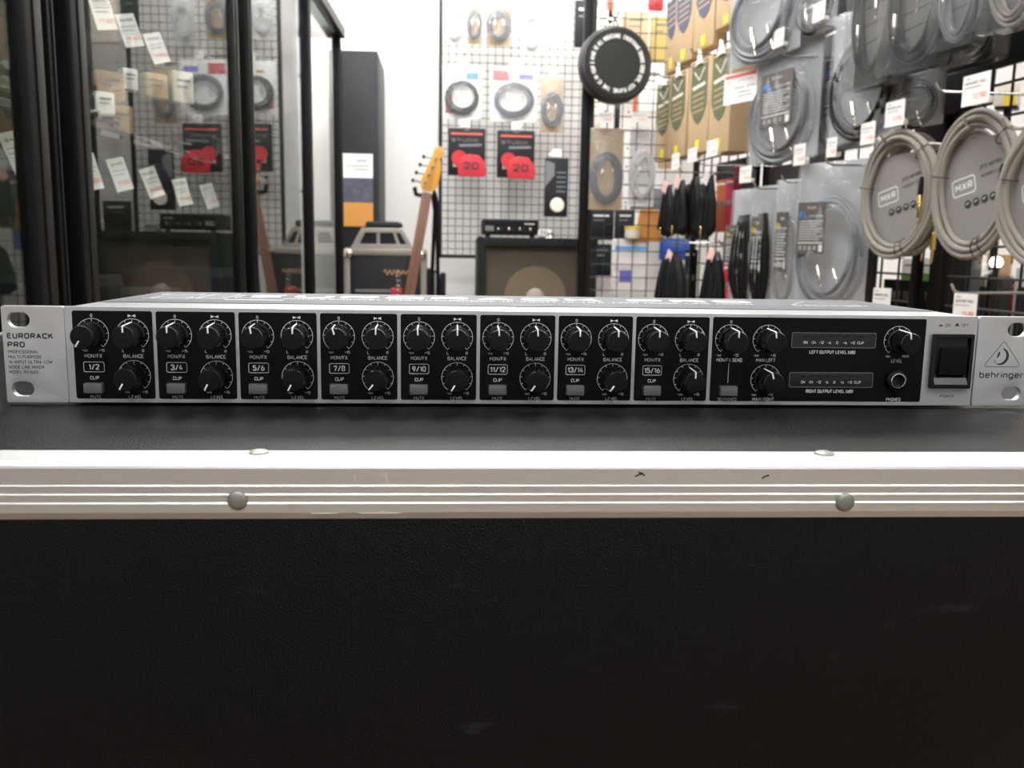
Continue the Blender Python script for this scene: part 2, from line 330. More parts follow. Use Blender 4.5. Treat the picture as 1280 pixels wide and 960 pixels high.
# ------------------------------------------------------------------ rays of the camera, used to survey positions
def ray(px, py): return rt*((px-640)/FPX)-up*((py-480)/FPX)+fw
def at_y(px, py, y):
    d = ray(px, py); return CAM+d*((y-CY)/d.y)
def frame_of(vpx):
    th = YAW-math.atan((640-vpx)/FPX); return Vector((sin(th), cos(th), 0)), Vector((cos(th), -sin(th), 0)), th
RU, RN, RTH = frame_of(455); GRID_OFF = 1.45
LU, LN, LTH = frame_of(590); GLASS_OFF = -0.55
def hit(px, py, n, off):       # vertical plane with normal n at distance off from the camera
    d = ray(px, py); return CAM+d*(off/d.dot(n))
def rw(s, off, z): p = CAM+RU*s+RN*(GRID_OFF-off); return Vector((p.x, p.y, z))     # off = how far the item stands out of the grid
def lw(s, off, z): p = CAM+LU*s+LN*(GLASS_OFF+off); return Vector((p.x, p.y, z))
RROT = -(pi/2+RTH)
def slot(x0, x1, y0, y1, off, extra=8):
    """place of a pack on the right rack: centre top, rotation, width, height"""
    p = hit((x0+x1)/2, (y0+y1)/2, RN, GRID_OFF-off); rz = RROT+radians(extra)
    n = Vector((-sin(rz), cos(rz), 0)); k = (p-CAM).dot(n)
    a = hit(x0, (y0+y1)/2, n, k); b = hit(x1, (y0+y1)/2, n, k)
    t = hit((x0+x1)/2, y0, n, k); q = hit((x0+x1)/2, y1, n, k)
    return t, rz, (b-a).length, t.z-q.z

# ------------------------------------------------------------------ the room
def struct(b, name, **k): o = b.obj(name, **k); o['kind'] = 'structure'; return o
struct(B().box(XL-.1, XR+.1, YN-.1, YB+.1, FZ-.1, FZ, FLOORM), 'floor')
struct(B().box(XL-.1, XR+.1, YN-.1, YB+.1, TZ, TZ+.1, CEILM), 'ceiling')
struct(B().box(XL-.1, XR+.1, YB, YB+.1, FZ, TZ, WHITE), 'wall_back')
struct(B().box(XL-.1, XR+.1, YN-.1, YN, FZ, TZ, CONC), 'wall_front')
struct(B().box(XL-.1, XL, YN, YB, FZ, TZ, CONC), 'wall_left')
struct(B().box(XR, XR+.1, YN, YB, FZ, TZ, CONC), 'wall_right')
EM = mat('light_diffuser', (0.9, 0.9, 0.9), 0.5, emit=((1.0, 0.995, 0.985), CEIL_EMIT))
names = ['front left', 'front right', 'middle left', 'middle', 'middle right', 'rear left', 'rear middle', 'rear right', 'rear far right']
lm = None
for i, (x, y) in enumerate([(-.2, -1.5), (1.3, -1.5), (-.45, 1.0), (.55, 1.0), (2.5, .7), (-.5, 3.2), (.25, 3.2), (.95, 3.2), (2.4, 2.9)]):
    if lm is None:
        lm = thing('ceiling_light', '', 'ceiling light', group='long ceiling light panels'); l = lm
        f = B().shape([rrect(-.16, -.63, .16, .63, .01), rrect(-.14, -.61, .14, .61, .005)], .04, WHITE, M=RX(pi/2)); f.obj('frame', lm)
        B().box(-.14, .14, -.61, .61, -.008, .012, EM).obj('diffuser', lm, label='glowing white diffuser')
    else: l = copy_tree(lm)
    place(l, (x, y, TZ-.021), 0, 'long white ceiling light panel, the %s one of nine' % names[i])

# ------------------------------------------------------------------ flight case (millimetres, origin under the mixer's left corner)
case = thing('flight_case', 'black leatherette flight case with silver aluminium edging, under the rack mixer', 'flight case', (0.222, -0.1189, 0), -0.0095)
K = 0.001
YT = 560
b = B(); b.box(-380, 400, 1.5, YT-1, -610, -1.2, LEATHER, 1.0); b.obj('body', case, K)
prof = [(21.6, 0.3), (14.4, .35), (13.8, -.1), (13.2, .35), (9.2, .35), (8.6, -.1), (8, .35), (1.2, .35), (.35, .1), (0, -.8)]
for z in (-6.7, -9.7, -12.7): prof += [(0, z+.38), (-.46, z-.08), (-.46, z-.2), (0, z-.32)]
prof += [(0, -15.9), (.35, -16.6), (1.3, -18.1), (1.7, -18.9), (2.2, -18.9), (2.2, -.9), (21.6, -.9)]
def extr(prof, x0, x1, m):
    b = B(); n = len(prof); v_ = [(x, y, z) for x in (x0, x1) for y, z in prof]
    return b.add(v_, [(i, (i+1) % n, n+(i+1) % n, n+i) for i in range(n)]+[tuple(range(n)), tuple(range(2*n-1, n-1, -1))], m)
extr(prof, -382, 402, TRIM).obj('edge_trim', case, K, ang=20)
bt = extr([(YT-y, z) for y, z in prof], -382, 402, TRIM); bt.obj('edge_trim', case, K, ang=20)
for sx in (-382, 400):
    B().box(sx, sx+2, 0, YT, -19, .4, TRIM, .4).obj('edge_trim', case, K)
    for yy in (0, YT-2):
        B().box(sx, sx+2, yy, yy+2, -600, -19, TRIM, .4).obj('edge_trim', case, K)
rv = None
for x, z in ((-92.2, -11.6), (115.7, -12.6), (-300, -11.8), (323, -12.2)):
    B(T(x, 0, z)).lathe([(3.45, 0), (3.3, .5), (2.7, 1.0), (1.6, 1.35), (0.01, 1.5)], RIVET, RX(pi/2), 28).obj('rivet', case, K, label='dull grey dome rivet on the front of the trim')
for x in (-88.8, 115.0, -300, 322):
    B(T(x, 18.0, .3)).lathe([(3.6, 0), (3.4, .5), (2.7, .9), (1.6, 1.2), (0.01, 1.3)], RIVET, None, 28).obj('rivet', case, K, label='dull grey dome rivet on top of the trim')
# small scuffs on the trim
b = B()
for x, z, l, a in ((43.8, -2.6, 2.2, .6), (43, -3.0, 3.0, -.3), (87, -3.6, 2.6, -.45)):
    b.ribbon([(x-l/2, z+a*l/2), (x, z+.3), (x+l/2, z-a*l/2)], .55, HOLE, y=-.03)
for x, z, dx, dz in ((-53.5, -2.6, .3, -2.6), (-45, -2.4, 2, -.4), (-43, -2.8, .4, -3.2), (-68, -16.1, 9, 0), (-52, -16.1, 14, 0), (-45, -15.6, 1.5, .5)):
    b.ribbon([(x, z), (x+dx, z+dz)], .3, PAPER, y=-.03)
b.obj('scuff_marks', case, K, label='small dark and white scratches on the trim')
for sx in (-381, 401):
    B().box(sx-2.5, sx+2.5, 200, 340, -190, -130, BLK, 2).obj('recessed_handle', case, K)

# ------------------------------------------------------------------ the rack mixer (millimetres)
mx = thing('rack_mixer', 'silver and black rack mixer with rows of black knobs, lying on the flight case', 'audio mixer')
CH = B(); CH.box(27.6, 455, 2, 130, .6, 43.6, ALU, .6); CHo = CH.obj('chassis', mx, K)
ld = B(); ld.box(29.5, 453, 36.5, 129.5, 43.5, 44.05, LID, .2); ldo = ld.obj('lid', mx, K, label='grey painted lid with white printing')
for x in (60, 240, 420):
    pass
lp = B(T(0, 0, 44.1) @ RX(-pi/2))
def lt(t, cx, cy, h, w_=None, bold=0, al='c'):      # text lying on the lid, read from the front
    lp.st(t, cx, cy, h, LIDW, w_, bold=bold, align=al)
lt('EURORACK PRO', 232, 80.0 if False else 96, 20, 285, 0.03)
lt('PROFESSIONAL MULTI-PURPOSE 16-INPUT ULTRA-LOW NOISE LINE MIXER', 240, 74, 5, 258)
lp.obj('lid_lettering', ldo, K, smooth=False); lp = B(T(0, 0, 44.1) @ RX(-pi/2)); lp.shape([circ(240, 41.7, 9, 24, 1.8)], .02, INKG); lp.obj('lid_badge', ldo, K, smooth=False); lp = B(T(0, 0, 44.1) @ RX(-pi/2))
for (x0, y0, x1, y1) in ((40, 96, 60, 110), (44, 66, 62, 80), (66, 70, 80, 112), (84, 78, 98, 106)):
    lp.ribbon(rrect(x0, y0, x1, y1, 1), .8, LIDW, cyc=True)
for k in range(9): lp.ribbon([(40, 64+k*5.5), (78, 64+k*5.5)], .6, LIDW)
lp.box(83, 113, -.02, .02, 60, 62.5, LIDW)
lp.obj('lid_diagram', ldo, K, smooth=False); lp = B(T(0, 0, 44.1) @ RX(-pi/2)); lp.ribbon([(392, 76), (412, 108), (432, 76)], 1.2, LIDW, cyc=True); lt('behringer', 412, 69, 5, 44)
lp.obj('lid_emblem', ldo, K, smooth=False)
# front plate
fp = B(); fp.shape([rrect(27.5, 0.2, 454.6, 44, .4, 2)], 3, ALU, .25, T(0, 1.5, 0)); fpo = fp.obj('front_panel', mx, K)
# ears
def slotloop(cx, cz, r, hw): 
    o = []
    for k in range(13): a = -pi/2+pi*k/12; o.append((cx+hw+r*cos(a), cz+r*sin(a)))
    for k in range(13): a = pi/2+pi*k/12; o.append((cx-hw+r*cos(a), cz+r*sin(a)))
    return o
ears = []
for x0, x1, cx in ((0, 27.25, 7.4), (455.5, 482.6, 475.2)):
    e = B(); e.shape([rrect(x0, 0, x1, 44, 1.1, 4), slotloop(cx, 37.7, 3.35, 1.5), slotloop(cx, 6.4, 3.35, 1.5)], 3, ALU, .22, T(0, 1.75, 0))
    e.box(27.5 if x0 == 0 else 451.1, 31.5 if x0 == 0 else 455.1, 3.5, 90, 1, 43, ALU)
    ears.append(e.obj('rack_ear', mx, K))
lp = B(T(0, .2, 0))
lp.st('EURORACK', 1.9, 30.5, 2.55, INKK, 20.2, bold=.05, align='l'); lp.st('PRO', 1.9, 26.55, 2.55, INKK, 7.6, bold=.045, align='l')
for t, z, w_ in (('PROFESSIONAL', 23.3, 13.4), ('MULTI-PURPOSE', 21.0, 14.6), ('16-INPUT ULTRA-LOW', 18.7, 19.2), ('NOISE LINE MIXER', 16.35, 15.4), ('MODEL RX1602', 14.1, 12.8)):
    lp.st(t, 1.9, z, 1.55, INKK, w_, align='l', bold=.012)
lp.obj('ear_printing', ears[0], K, smooth=False, label='black printed model name')
lg = B(T(0, .2, 0))
lg.ribbon([(x, z) for x, z in (lambda P: P)([(468.2, 31.0), (468.7, 31.7), (469.5, 31.7), (470.0, 31.0), (477.7, 21.0), (477.8, 20.0), (477.0, 19.5), (461.2, 19.5), (460.4, 20.0), (460.6, 21.0)])], .28, INKK, cyc=True)
# the ear mark: a crescent and a small leaf inside the triangle
def arc(cx, cz, r, a0, a1, n=18): return [(cx+r*cos(radians(a0+(a1-a0)*k/n)), cz+r*sin(radians(a0+(a1-a0)*k/n))) for k in range(n+1)]
cres = arc(467.9, 24.6, 4.2, 80, -110)+arc(467.0, 24.9, 3.75, -100, 62)[1:]
lg.shape([cres], .02, INKK)
leaf = [(466.8+2.0*cos(t)*.35+1.2*sin(t)*.45*.6, 25.4+1.9*sin(t)*.8+.5*cos(t)) for t in [2*pi*k/16 for k in range(16)]]
lg.shape([leaf], .02, INKK)
lg.ribbon(arc(467.4, 23.4, 2.6, 190, 290), .3, INKK)
lg.st('behringer', 469.3, 15.6, 3.3, INKK, 22.6, bold=.01, hh=.74)
lg.obj('ear_printing', ears[1], K, smooth=False, label='black printed triangle emblem and maker name')
# printing on the silver part next to the switch
sp = B(T(0, -.03, 0))
sp.st('ON', 439.7, 39.55, 1.5, INKK, 2.6); sp.st('OFF', 448.3, 39.65, 1.5, INKK, 3.7)
sp.box(435.0, 437.4, -.01, 0, 39.0, 39.4, INKK); sp.box(435.5, 436.9, -.01, 0, 39.4, 39.8, INKK)
sp.box(443.1, 445.5, -.01, 0, 39.1, 39.5, INKK); sp.box(443.6, 445.0, -.01, 0, 39.5, 40.5, INKK)
sp.st('POWER', 442.3, 4.9, 1.6, INKK, 7.0); sp.obj('switch_printing', fpo, K, smooth=False)
PITCHX = 36.67
def scale_marks(b, cx, cz, r=7.15, y=0):
    b.ribbon([(cx+r*sin(radians(a)), cz+r*cos(radians(a))) for a in range(-142, 143, 6)]+[(cx+r*sin(radians(142)), cz+r*cos(radians(142)))], .2, INK, y)
    for k in range(11):
        a = radians(-142+28.4*k); q = 1.3 if k in (0, 5, 10) else 1.0
        b.ribbon([(cx+r*sin(a), cz+r*cos(a)), (cx+(r-q)*sin(a), cz+(r-q)*cos(a))], .2, INK, y)
kn = None
def knob(cx, cz, ang, parent):
    """ang: turn of the pointer clockwise from straight up, degrees"""
    global kn
    M = RX(pi/2)
    if kn is None:
        b = B(); n = 72
        b.lathe([(5.75, .3), (5.8, 1.0), (5.55, 1.6), (5.15, 11.4), (5.0, 12.0), (4.7, 12.3), (4.2, 12.36), (0.01, 12.2)], KNOBS, M, n, fl=[0, 0, .13, .11, .03, 0, 0, 0]); b.lathe([(4.65, 12.33), (4.2, 12.4), (0.01, 12.24)], KNOB, M, n, cap=False)
        p = b.obj('knob', parent, K, ang=18)
        q = B(); q.box(-.33, .33, -12.62, -12.2, 2.1, 4.95, POINT, .06); q.add([(-.3, -12.2, 4.9), (.3, -12.2, 4.9), (.33, -2.0, 5.6), (-.33, -2.0, 5.6), (-.3, -12.55, 5.15), (.3, -12.55, 5.15), (.33, -1.4, 5.85), (-.33, -1.4, 5.85)],
              [(4, 5, 6, 7), (0, 3, 2, 1), (0, 1, 5, 4), (1, 2, 6, 5), (2, 3, 7, 6), (3, 0, 4, 7)], POINT)
        q.obj('pointer', p, K, label='white pointer line'); kn = p
    else:
        p = copy_tree(kn, parent)
    p.location = (cx*K, 0, cz*K); p.rotation_euler = (0, radians(ang), 0)
    return p
bt0 = None
def button(cx, cz, parent):
    global bt0
    if bt0 is None:
        b = B(); b.box(-4.15, 4.15, -3.0, 1.0, -2.3, 2.3, BTN, .45)
        bt0 = b.obj('push_button', parent, K, label='grey push button')
        B().shape([rrect(-4.9, -2.9, 4.9, 2.9, .5), rrect(-4.25, -2.4, 4.25, 2.4, .3)], .5, GLOSSK, M=T(0, -.2, 0)).obj('button_bezel', bt0, K)
        p = bt0
    else: p = copy_tree(bt0, parent)
    p.location = (cx*K, 0, cz*K); return p
mon_a = [-148, 0, -9, -16, -3, -4, 0, 0]; bal_a = [2, 0, 2, 2, 0, -5, 0, -9]; lev_a = [-150, -152, -152, -142, -149, -146, -143, 0]
for i in range(8):
    ox = PITCHX*i; pl = B(); x0 = 30.75+ox
    pl.shape([rrect(x0+.1, 2.1, x0+35.2, 42.2, 1.0)], .16, PANEL, M=T(0, -.08, 0)); po = pl.obj('channel_panel', mx, K, smooth=False, label='black panel of channels %d and %d' % (2*i+1, 2*i+2))
    t = B(T(0, -.19, 0))
    mxx, bx = 39.3+ox, 56.95+ox
    scale_marks(t, mxx, 31.55); scale_marks(t, bx, 31.55); scale_marks(t, bx, 12.65)
    t.st('0', mxx, 40.0, 1.35, INK); t.add([(bx-1.7, 0, 39.4), (bx-1.7, 0, 40.7), (bx, 0, 40.05)], [(0, 1, 2)], INK); t.add([(bx+1.7, 0, 39.4), (bx+1.7, 0, 40.7), (bx, 0, 40.05)], [(0, 1, 2)], INK)
    t.st('-oo', mxx-3.7, 24.3, 1.1, INK, 2.5); t.st('+15', mxx+3.8, 24.3, 1.2, INK, 2.5)
    t.st('L', bx-4.4, 24.2, 1.4, INK); t.st('R', bx+4.4, 24.2, 1.4, INK)
    t.st('-oo', bx-3.7, 5.3, 1.1, INK, 2.5); t.st('+15', bx+4.4, 5.3, 1.2, INK, 2.5)
    t.st('MON/FX', mxx, 21.75, 1.75, INK, 7.6); t.st('BALANCE', bx, 21.75, 1.75, INK, 8.9)
    t.st('LEVEL', bx, 2.95 if i else 2.95, 1.55, INK, 5.9); t.st('MUTE', mxx, 3.0, 1.5, INK, 4.9); t.st('CLIP', mxx, 11.7, 1.6, INK, 3.9, bold=.01)
    s_ = '%d/%d' % (2*i+1, 2*i+2)
    t.st(s_, mxx, 16.7, 2.6, INK, [4.7, 5.3, 5.3, 5.3, 6.3, 7.2, 7.4, 7.6][i], bold=.035)
    t.ribbon(rrect(mxx-4.5, 14.45, mxx+4.5, 18.95, .7), .25, INK, cyc=True)
    t.obj('panel_printing', po, K, smooth=False)
    knob(mxx, 31.55, mon_a[i], mx); knob(bx, 31.55, bal_a[i], mx); knob(bx, 12.65, lev_a[i], mx)
    button(mxx-.1, 7.2, mx)
pl = B(); pl.shape([rrect(324.3, 2.1, 428.9, 42.4, 1.0)], .16, PANEL, M=T(0, -.08, 0)); po = pl.obj('output_panel', mx, K, smooth=False, label='wide black output section panel')
t = B(T(0, -.19, 0))
for cx, cz in ((333.0, 31.65), (351.2, 31.65), (351.2, 12.65), (415.6, 31.7)): scale_marks(t, cx, cz)
t.st('0', 333, 40.2, 1.35, INK)
for cx, cz in ((333, 24.3), (351.2, 24.3), (351.0, 5.3)): t.st('-oo', cx-5.3, cz, 1.1, INK, 2.5); t.st('+15', cx+3.1, cz, 1.2, INK, 2.5)
t.st('-oo', 410.7, 24.4, 1.1, INK, 2.5); t.st('MAX', 419.8, 24.4, 1.3, INK, 3.4)
t.st('MON/FX SEND', 333.0, 21.95, 1.75, INK, 12.4); t.st('MAIN LEFT', 350.8, 22.0, 1.75, INK, 9.4); t.st('LEVEL', 415.5, 22.1, 1.75, INK, 5.5)
t.ribbon([(332.9, 20.5), (332.9, 10.9)], .18, INK); t.st('TO PHONES', 332.9, 3.0, 1.6, INK, 9.4); t.st('MAIN RIGHT', 350.7, 3.1, 1.6, INK, 10.6); t.st('PHONES', 415.4, 3.2, 1.6, INK, 7.2)
t.st('LEFT OUTPUT LEVEL (dB)', 383.2, 26.1, 1.6, INK, 22.6, bold=.012); t.st('RIGHT OUTPUT LEVEL (dB)', 383.2, 7.1, 1.6, INK, 23.4, bold=.012)
t.obj('panel_printing', po, K, smooth=False)
for cx, cz, a in ((333.0, 31.65, 0), (351.2, 31.65, -10), (351.2, 12.65, -16), (415.6, 31.7, -9)): knob(cx, cz, a, mx)
button(332.95, 7.2, mx)
for z0, z1 in ((28.1, 35.5), (8.95, 16.35)):
    wv = B(); wv.shape([rrect(362.7, z0, 404.4, z1, .6)], .2, SMOKE, M=T(0, -.25, 0)); wo = wv.obj('level_meter', mx, K, label='smoked level meter window')
    m_ = B(T(0, -.38, 0)); m_.ribbon(rrect(362.9, z0+.15, 404.2, z1-.15, .6), .22, INKG, cyc=True)
    for k, s_ in enumerate(('ON', '-24', '-12', '-6', '0', '+6', '+12', 'CLIP')):
        x = 369.7+3.87*k; m_.st(s_, x, z0+2.6, 1.3, INK, [1.9, 2.5, 2.3, 1.7, .95, 1.7, 2.2, 3.2][k]); m_.box(x-1.3, x+1.3, -.1, 0, z0+5.2, z0+6.0, LEDM)
    m_.obj('meter_printing', wo, K, smooth=False)
jk = B(T(415.6, 0, 12.8)); jk.lathe([(5.2, 0), (5.2, 2.2), (4.7, 2.9), (3.75, 3.1), (3.7, 3.0)], GLOSSK, RX(pi/2), 40, cap=False); jk.lathe([(3.72, 3.0), (3.65, 3.5), (3.3, 3.55), (3.1, 3.3), (3.05, 1.5)], CHROME, RX(pi/2), 40, cap=False)
jo = jk.obj('headphone_jack', mx, K, ang=25)
B(T(415.6, 0, 12.8)).lathe([(3.04, 3.1), (3.0, .3), (.01, .3)], HOLE, RX(pi/2), 32, cap=False).obj('socket_hole', jo, K)
sw = B(); sw.shape([rrect(432.2, 9.0, 452.6, 35.4, .5), rrect(433.9, 10.8, 450.9, 33.6, .3)], 2.4, GLOSSK, .2, T(0, -1.0, 0)); 
so = sw.obj('power_switch', mx, K, label='black power switch with bevelled frame')
rk = B()
rk.add([(434, -.4, 33.5), (450.8, -.4, 33.5), (450.8, -.6, 29.3), (434, -.6, 29.3), (434, -1.6, 28.9), (450.8, -1.6, 28.9), (450.8, -.3, 15.6), (434, -.3, 15.6), (450.8, -2.6, 11), (434, -2.6, 11), (434, 1, 11), (450.8, 1, 11), (434, 1, 33.5), (450.8, 1, 33.5)],
       [(0, 1, 2, 3), (3, 2, 5, 4), (4, 5, 6, 7), (7, 6, 8, 9), (9, 8, 11, 10), (10, 11, 13, 12), (12, 13, 1, 0), (0, 3, 4, 7, 9, 10, 12), (1, 13, 11, 8, 6, 5, 2)], GLOSSK)
rk.add([(434.1, -.5, 15.1), (450.7, -.5, 15.1), (450.7, -2.75, 11), (434.1, -2.75, 11)], [(0, 1, 2, 3)], mat('switch_lip_sheen', (.03, .03, .032), .35))  # paler grey paints the reflection on the sloping lower lip
rk.box(436.2, 449.8, -2.1, -.2, 15.4, 29.3, PANEL, .4)
rk.obj('rocker', so, K, ang=15)
for x in (60, 240, 420): B(T(x, 90, -.0)).lathe([(5, 0), (5, .8), (0.01, .8)], BLK, None, 20).obj('rubber_foot', mx, K)

# ================================================================== the shop behind
def coil(b, cx, cz, rx, rz, r, turns, m, y=0, spread=.35, M=None, seed=1):
    rnd = random.Random(seed)
    for t in range(turns):
        dx, dz, dr = rnd.uniform(-1, 1)*r*spread*2, rnd.uniform(-1, 1)*r*spread*2, (t-(turns-1)/2)*r*1.5
        yy = y-r*(.6 if t % 2 else -.4)
        b.tube([(cx+dx+(rx-dr)*cos(a), yy-r*.7*sin(a*2+t), cz+dz+(rz-dr)*sin(a)) for a in [2*pi*k/36 for k in range(36)]], r, m, 8, True, M=M)
def plug(b, x, y, z, ang, m, s=1.0, sleeve=None):     # jack plug, pointing down when ang=0
    M = T(x, y, z) @ RY(ang) @ SC(s, s, s) @ RX(pi)
    b.lathe([(.0035, 0), (.0055, .004), (.0055, .028), (.0062, .03), (.0062, .036), (.0032, .0365), (.0031, .055), (.0022, .057), (.003, .06), (.0015, .066), (.0001, .067)], m, M, 14)
    if sleeve: b.lathe([(.003, -.035), (.005, -.03), (.0062, 0), (.0062, .004)], sleeve, M, 12)

# ---- display cabinet on the left
cab = thing('display_cabinet', 'tall glass display cabinet with black metal frame on the left', 'display cabinet', lw(1.8, 0, FZ), -LTH)
H = 1.54; S0, S1 = -1.35, 1.87        # local y runs along the aisle, x=0 is the glass, the inside is x<0
for yy, wd, tk in ((S0, .04, .03), (-.672, .045, .024), (-.60, .02, .018), (-.545, .045, .024), (.29, .04, .022), (.40, .035, .028), (1.17, .04, .03), (S1-.03, .03, .03)):
    b = B(); b.box(-.012, tk-.012, yy, yy+wd, .0, H, BLKM, .003); b.box(tk-.012, tk-.010, yy+wd*.42, yy+wd*.5, .02, H-.02, BLK); b.obj('frame_post', cab)
for yy in (S0, .4, S1-.03): B().box(-.45, -.42, yy, yy+.03, 0, H, BLKM, .003).obj('frame_post', cab)
for z0, z1 in ((H-.04, H), (0, .08)):
    b = B(); b.box(-.45, .03, S0, S0+.03, z0, z1, BLKM, .003); b.box(-.45, .03, S1-.03, S1, z0, z1, BLKM, .003); b.box(.0, .035, S0, S1, z0, z1, BLKM, .003); b.box(-.45, -.42, S0, S1, z0, z1, BLKM, .003); b.obj('frame_rail', cab)
B().box(-.44, .0, S0+.01, S1-.01, H-.03, H-.022, SHELFG).obj('roof_panel', cab)
B().box(-.44, .0, S0+.01, S1-.01, .03, .06, CABIN).obj('floor_panel', cab)
B().box(-.45, -.44, S0+.02, 1.17, .05, H-.02, CABIN).obj('back_panel', cab, label='dark back panel')
for y0, y1 in ((S0+.04, -.672), (-.50, .29), (.435, 1.17), (1.21, S1-.03)):
    B().box(-.001, .001, y0, y1, .08, H-.04, GLASS).obj('glass_pane', cab)
B().box(-.42, .0, S1-.006, S1-.004, .08, H-.04, GLASS).obj('glass_pane', cab)
B().box(-.449, -.02, 1.17, 1.175, .05, H-.02, CABIN).obj('divider', cab)
for z in (.46, .86, 1.22):
    B().box(-.43, -.01, S0+.03, 1.16, z, z+.008, SHELFG, .001).obj('glass_shelf', cab)
CABM = cab.matrix_basis.copy(); bpy.context.view_layer.update(); CABM = Matrix.Translation(cab.location) @ RZ(-LTH)
def inlab(x, y, z): return CABM @ Vector((x, y, z))
# goods in the cabinet
def simple_box(name, label, cat, loc, rz, sx, sy, sz, m, group=None, deco=None, bev=.004, tilt=0):
    t = thing(name, label, cat, loc, rz, group, tilt)
    B().box(-sx/2, sx/2, -sy/2, sy/2, 0, sz, m, bev).obj('body', t)
    if deco: deco(t, sx, sy, sz)
    return t
def gear_deco(t, sx, sy, sz):
    b = B(); b.box(sx/2, sx/2+.004, -sy*.44, sy*.44, sz*.12, sz*.88, GLOSSK, .002); b.obj('face_plate', t)
    n = 5
    for k in range(n): B(T(sx/2+.004, sy*(-.34+.15*k), sz*.5)).lathe([(.009, 0), (.008, .012), (.001, .013)], NICK if k % 2 else KNOB, RY(pi/2), 16).obj('control_knob', t)
    for k in (-1, 1):
        B(T(0, sy*.38*k, 0)).lathe([(.01, -.004), (.01, .004)], BLK, None, 12).obj('rubber_foot', t)
for i, (y, z, sy, sz) in enumerate(((-1.0, .47, .30, .14), (-.25, .47, .40, .16), (.15, .47, .30, .12), (.72, .47, .42, .15), (-.2, .065, .5, .26), (.6, .065, .5, .3), (-1.0, .065, .45, .28), (-.1, .87, .30, .09), (.75, .87, .34, .10))):
    simple_box('audio_unit', 'dark audio unit inside the glass cabinet, %s' % ['low shelf beside the near post', 'low shelf behind the first long pane', 'small one further along the low shelf', 'low shelf behind the second long pane', 'large one on the cabinet floor, nearer', 'large one on the cabinet floor, farther', 'large one on the cabinet floor, nearest', 'upper shelf behind the first long pane', 'upper shelf behind the second long pane'][i],
               'audio unit', inlab(-.26, y, z), -LTH, .26, sy, sz, TOLEX, 'audio units in the glass cabinet', gear_deco)
# price cards standing or hanging in the cabinet
pc = None
cards = [(112, 215, 0), (150, 218, 0), (190, 228, 0), (228, 240, 0), (262, 245, 0), (24, 190, 0), (128, 15, 1), (162, 38, 1), (196, 60, 1)]
for i, (px, py, hang) in enumerate(cards):
    p = hit(px, py, LN, GLASS_OFF-.06)
    if pc is None:
        pc = thing('price_card', '', 'price card'); c = pc
        b = B(); b.box(-.022, .022, -.0006, .0006, -.035, .035, PAPER, .0); b.obj('card', pc)
        b = B(T(0, -.0011, 0)); b.st('BASS', 0, .022, .006, INKK, .03); b.st('Y9,800', .003, -.018, .009, REDT, .034); b.ribbon([(-.018, .008), (.018, .008)], .0012, INKG); b.ribbon([(-.018, 0), (.012, 0)], .0012, INKG); b.obj('card_printing', pc, smooth=False)
    else: c = copy_tree(pc)
    c.location = p; c.rotation_euler = (radians(-8), radians(-12-3*(i % 3)), radians(60-2*i))
    c.scale = (.8, .8, .8); c['group'] = 'price cards in the glass cabinet'
    c['label'] = ['cream price card next to the near black post, standing row', 'second cream price card from the post, standing row', 'third cream price card, standing row', 'fourth cream price card, standing row', 'fifth and farthest cream price card, standing row', 'cream price card left of the wide black cabinet post', 'topmost slanted price card behind cabinet glass', 'middle slanted price card near the top of the cabinet', 'lowest of the three slanted price cards near the top'][i]
for i, (px, py, hh, ww, m) in enumerate(((192, 108, .05, .05, KRAFT), (226, 110, .07, .05, PAPERC), (135, 108, .05, .05, KRAFTD), (150, 150, .05, .04, KRAFTD), (160, 100, .04, .03, PAPER), (128, 130, .04, .035, PAPER), (228, 190, .09, .05, BLK), (20, 110, .055, .008, YEL), (10, 120, .05, .07, OLIVE))):  # the narrow yellow box stands in for a bright strip
    p = hit(px, py, LN, GLASS_OFF-.12)
    t = simple_box('small_carton', 'small %s carton inside the glass cabinet, %s' % (['kraft', 'cream', 'brown', 'brown', 'white', 'white', 'black', 'bright yellow strip built as a', 'olive'][i], ['high up near the middle', 'high up towards the far post', 'high up next to the near post', 'below the other brown one', 'between two brown ones', 'beside the near black post', 'above the standing cards', 'narrow, at the left edge', 'left of the near post'][i]), 'carton', p-Vector((0, 0, hh/2)), radians(40), ww, .03, hh, m, 'cartons in the glass cabinet')
    b = B(T(0, -.0165, 0)); b.ribbon([(-ww*.3, hh*.7), (ww*.3, hh*.7)], hh*.07, INKG); b.ribbon([(-ww*.3, hh*.5), (ww*.2, hh*.5)], hh*.05, INKG); b.obj('carton_printing', t, smooth=False)

# ---- back wall area
YG = 4.02
def wire_grid(name, label, x0, x1, z0, z1, px_, pz_, r, loc, rz, m=WIREK, fr=.008, cat='wire grid'):
    t = thing(name, label, cat, loc, rz)
    b = B(); n = round((x1-x0)/px_)
    for k in range(n+1): x = x0+(x1-x0)*k/n; b.tube([(x, 0, z0), (x, 0, z1)], r, m, 5)
    n = round((z1-z0)/pz_)
    for k in range(n+1): z = z0+(z1-z0)*k/n; b.tube([(x0, -r*1.5, z), (x1, -r*1.5, z)], r, m, 5)
    b.obj('wire_mesh', t)
    f = B()
    for x in (x0, x1): f.box(x-fr, x+fr, -fr, fr, z0-fr, z1+fr, m, .002)
    for z in (z0, z1): f.box(x0-fr, x1+fr, -fr, fr, z-fr, z+fr, m, .002)
    f.obj('frame', t)
    return t
gl, gr_ = at_y(550, 320, YG), at_y(716, 320, YG)
wire_grid('wire_grid_panel', 'dense black wire grid on the white wall behind the bass amplifier', 0, gr_.x-gl.x+.05, 0, 1.7, .037, .037, .0018, (gl.x, YG, gl.z), 0, fr=.009)
YE = 3.35
pl_, pr_ = at_y(727, 300, YE), at_y(842, 300, YE)
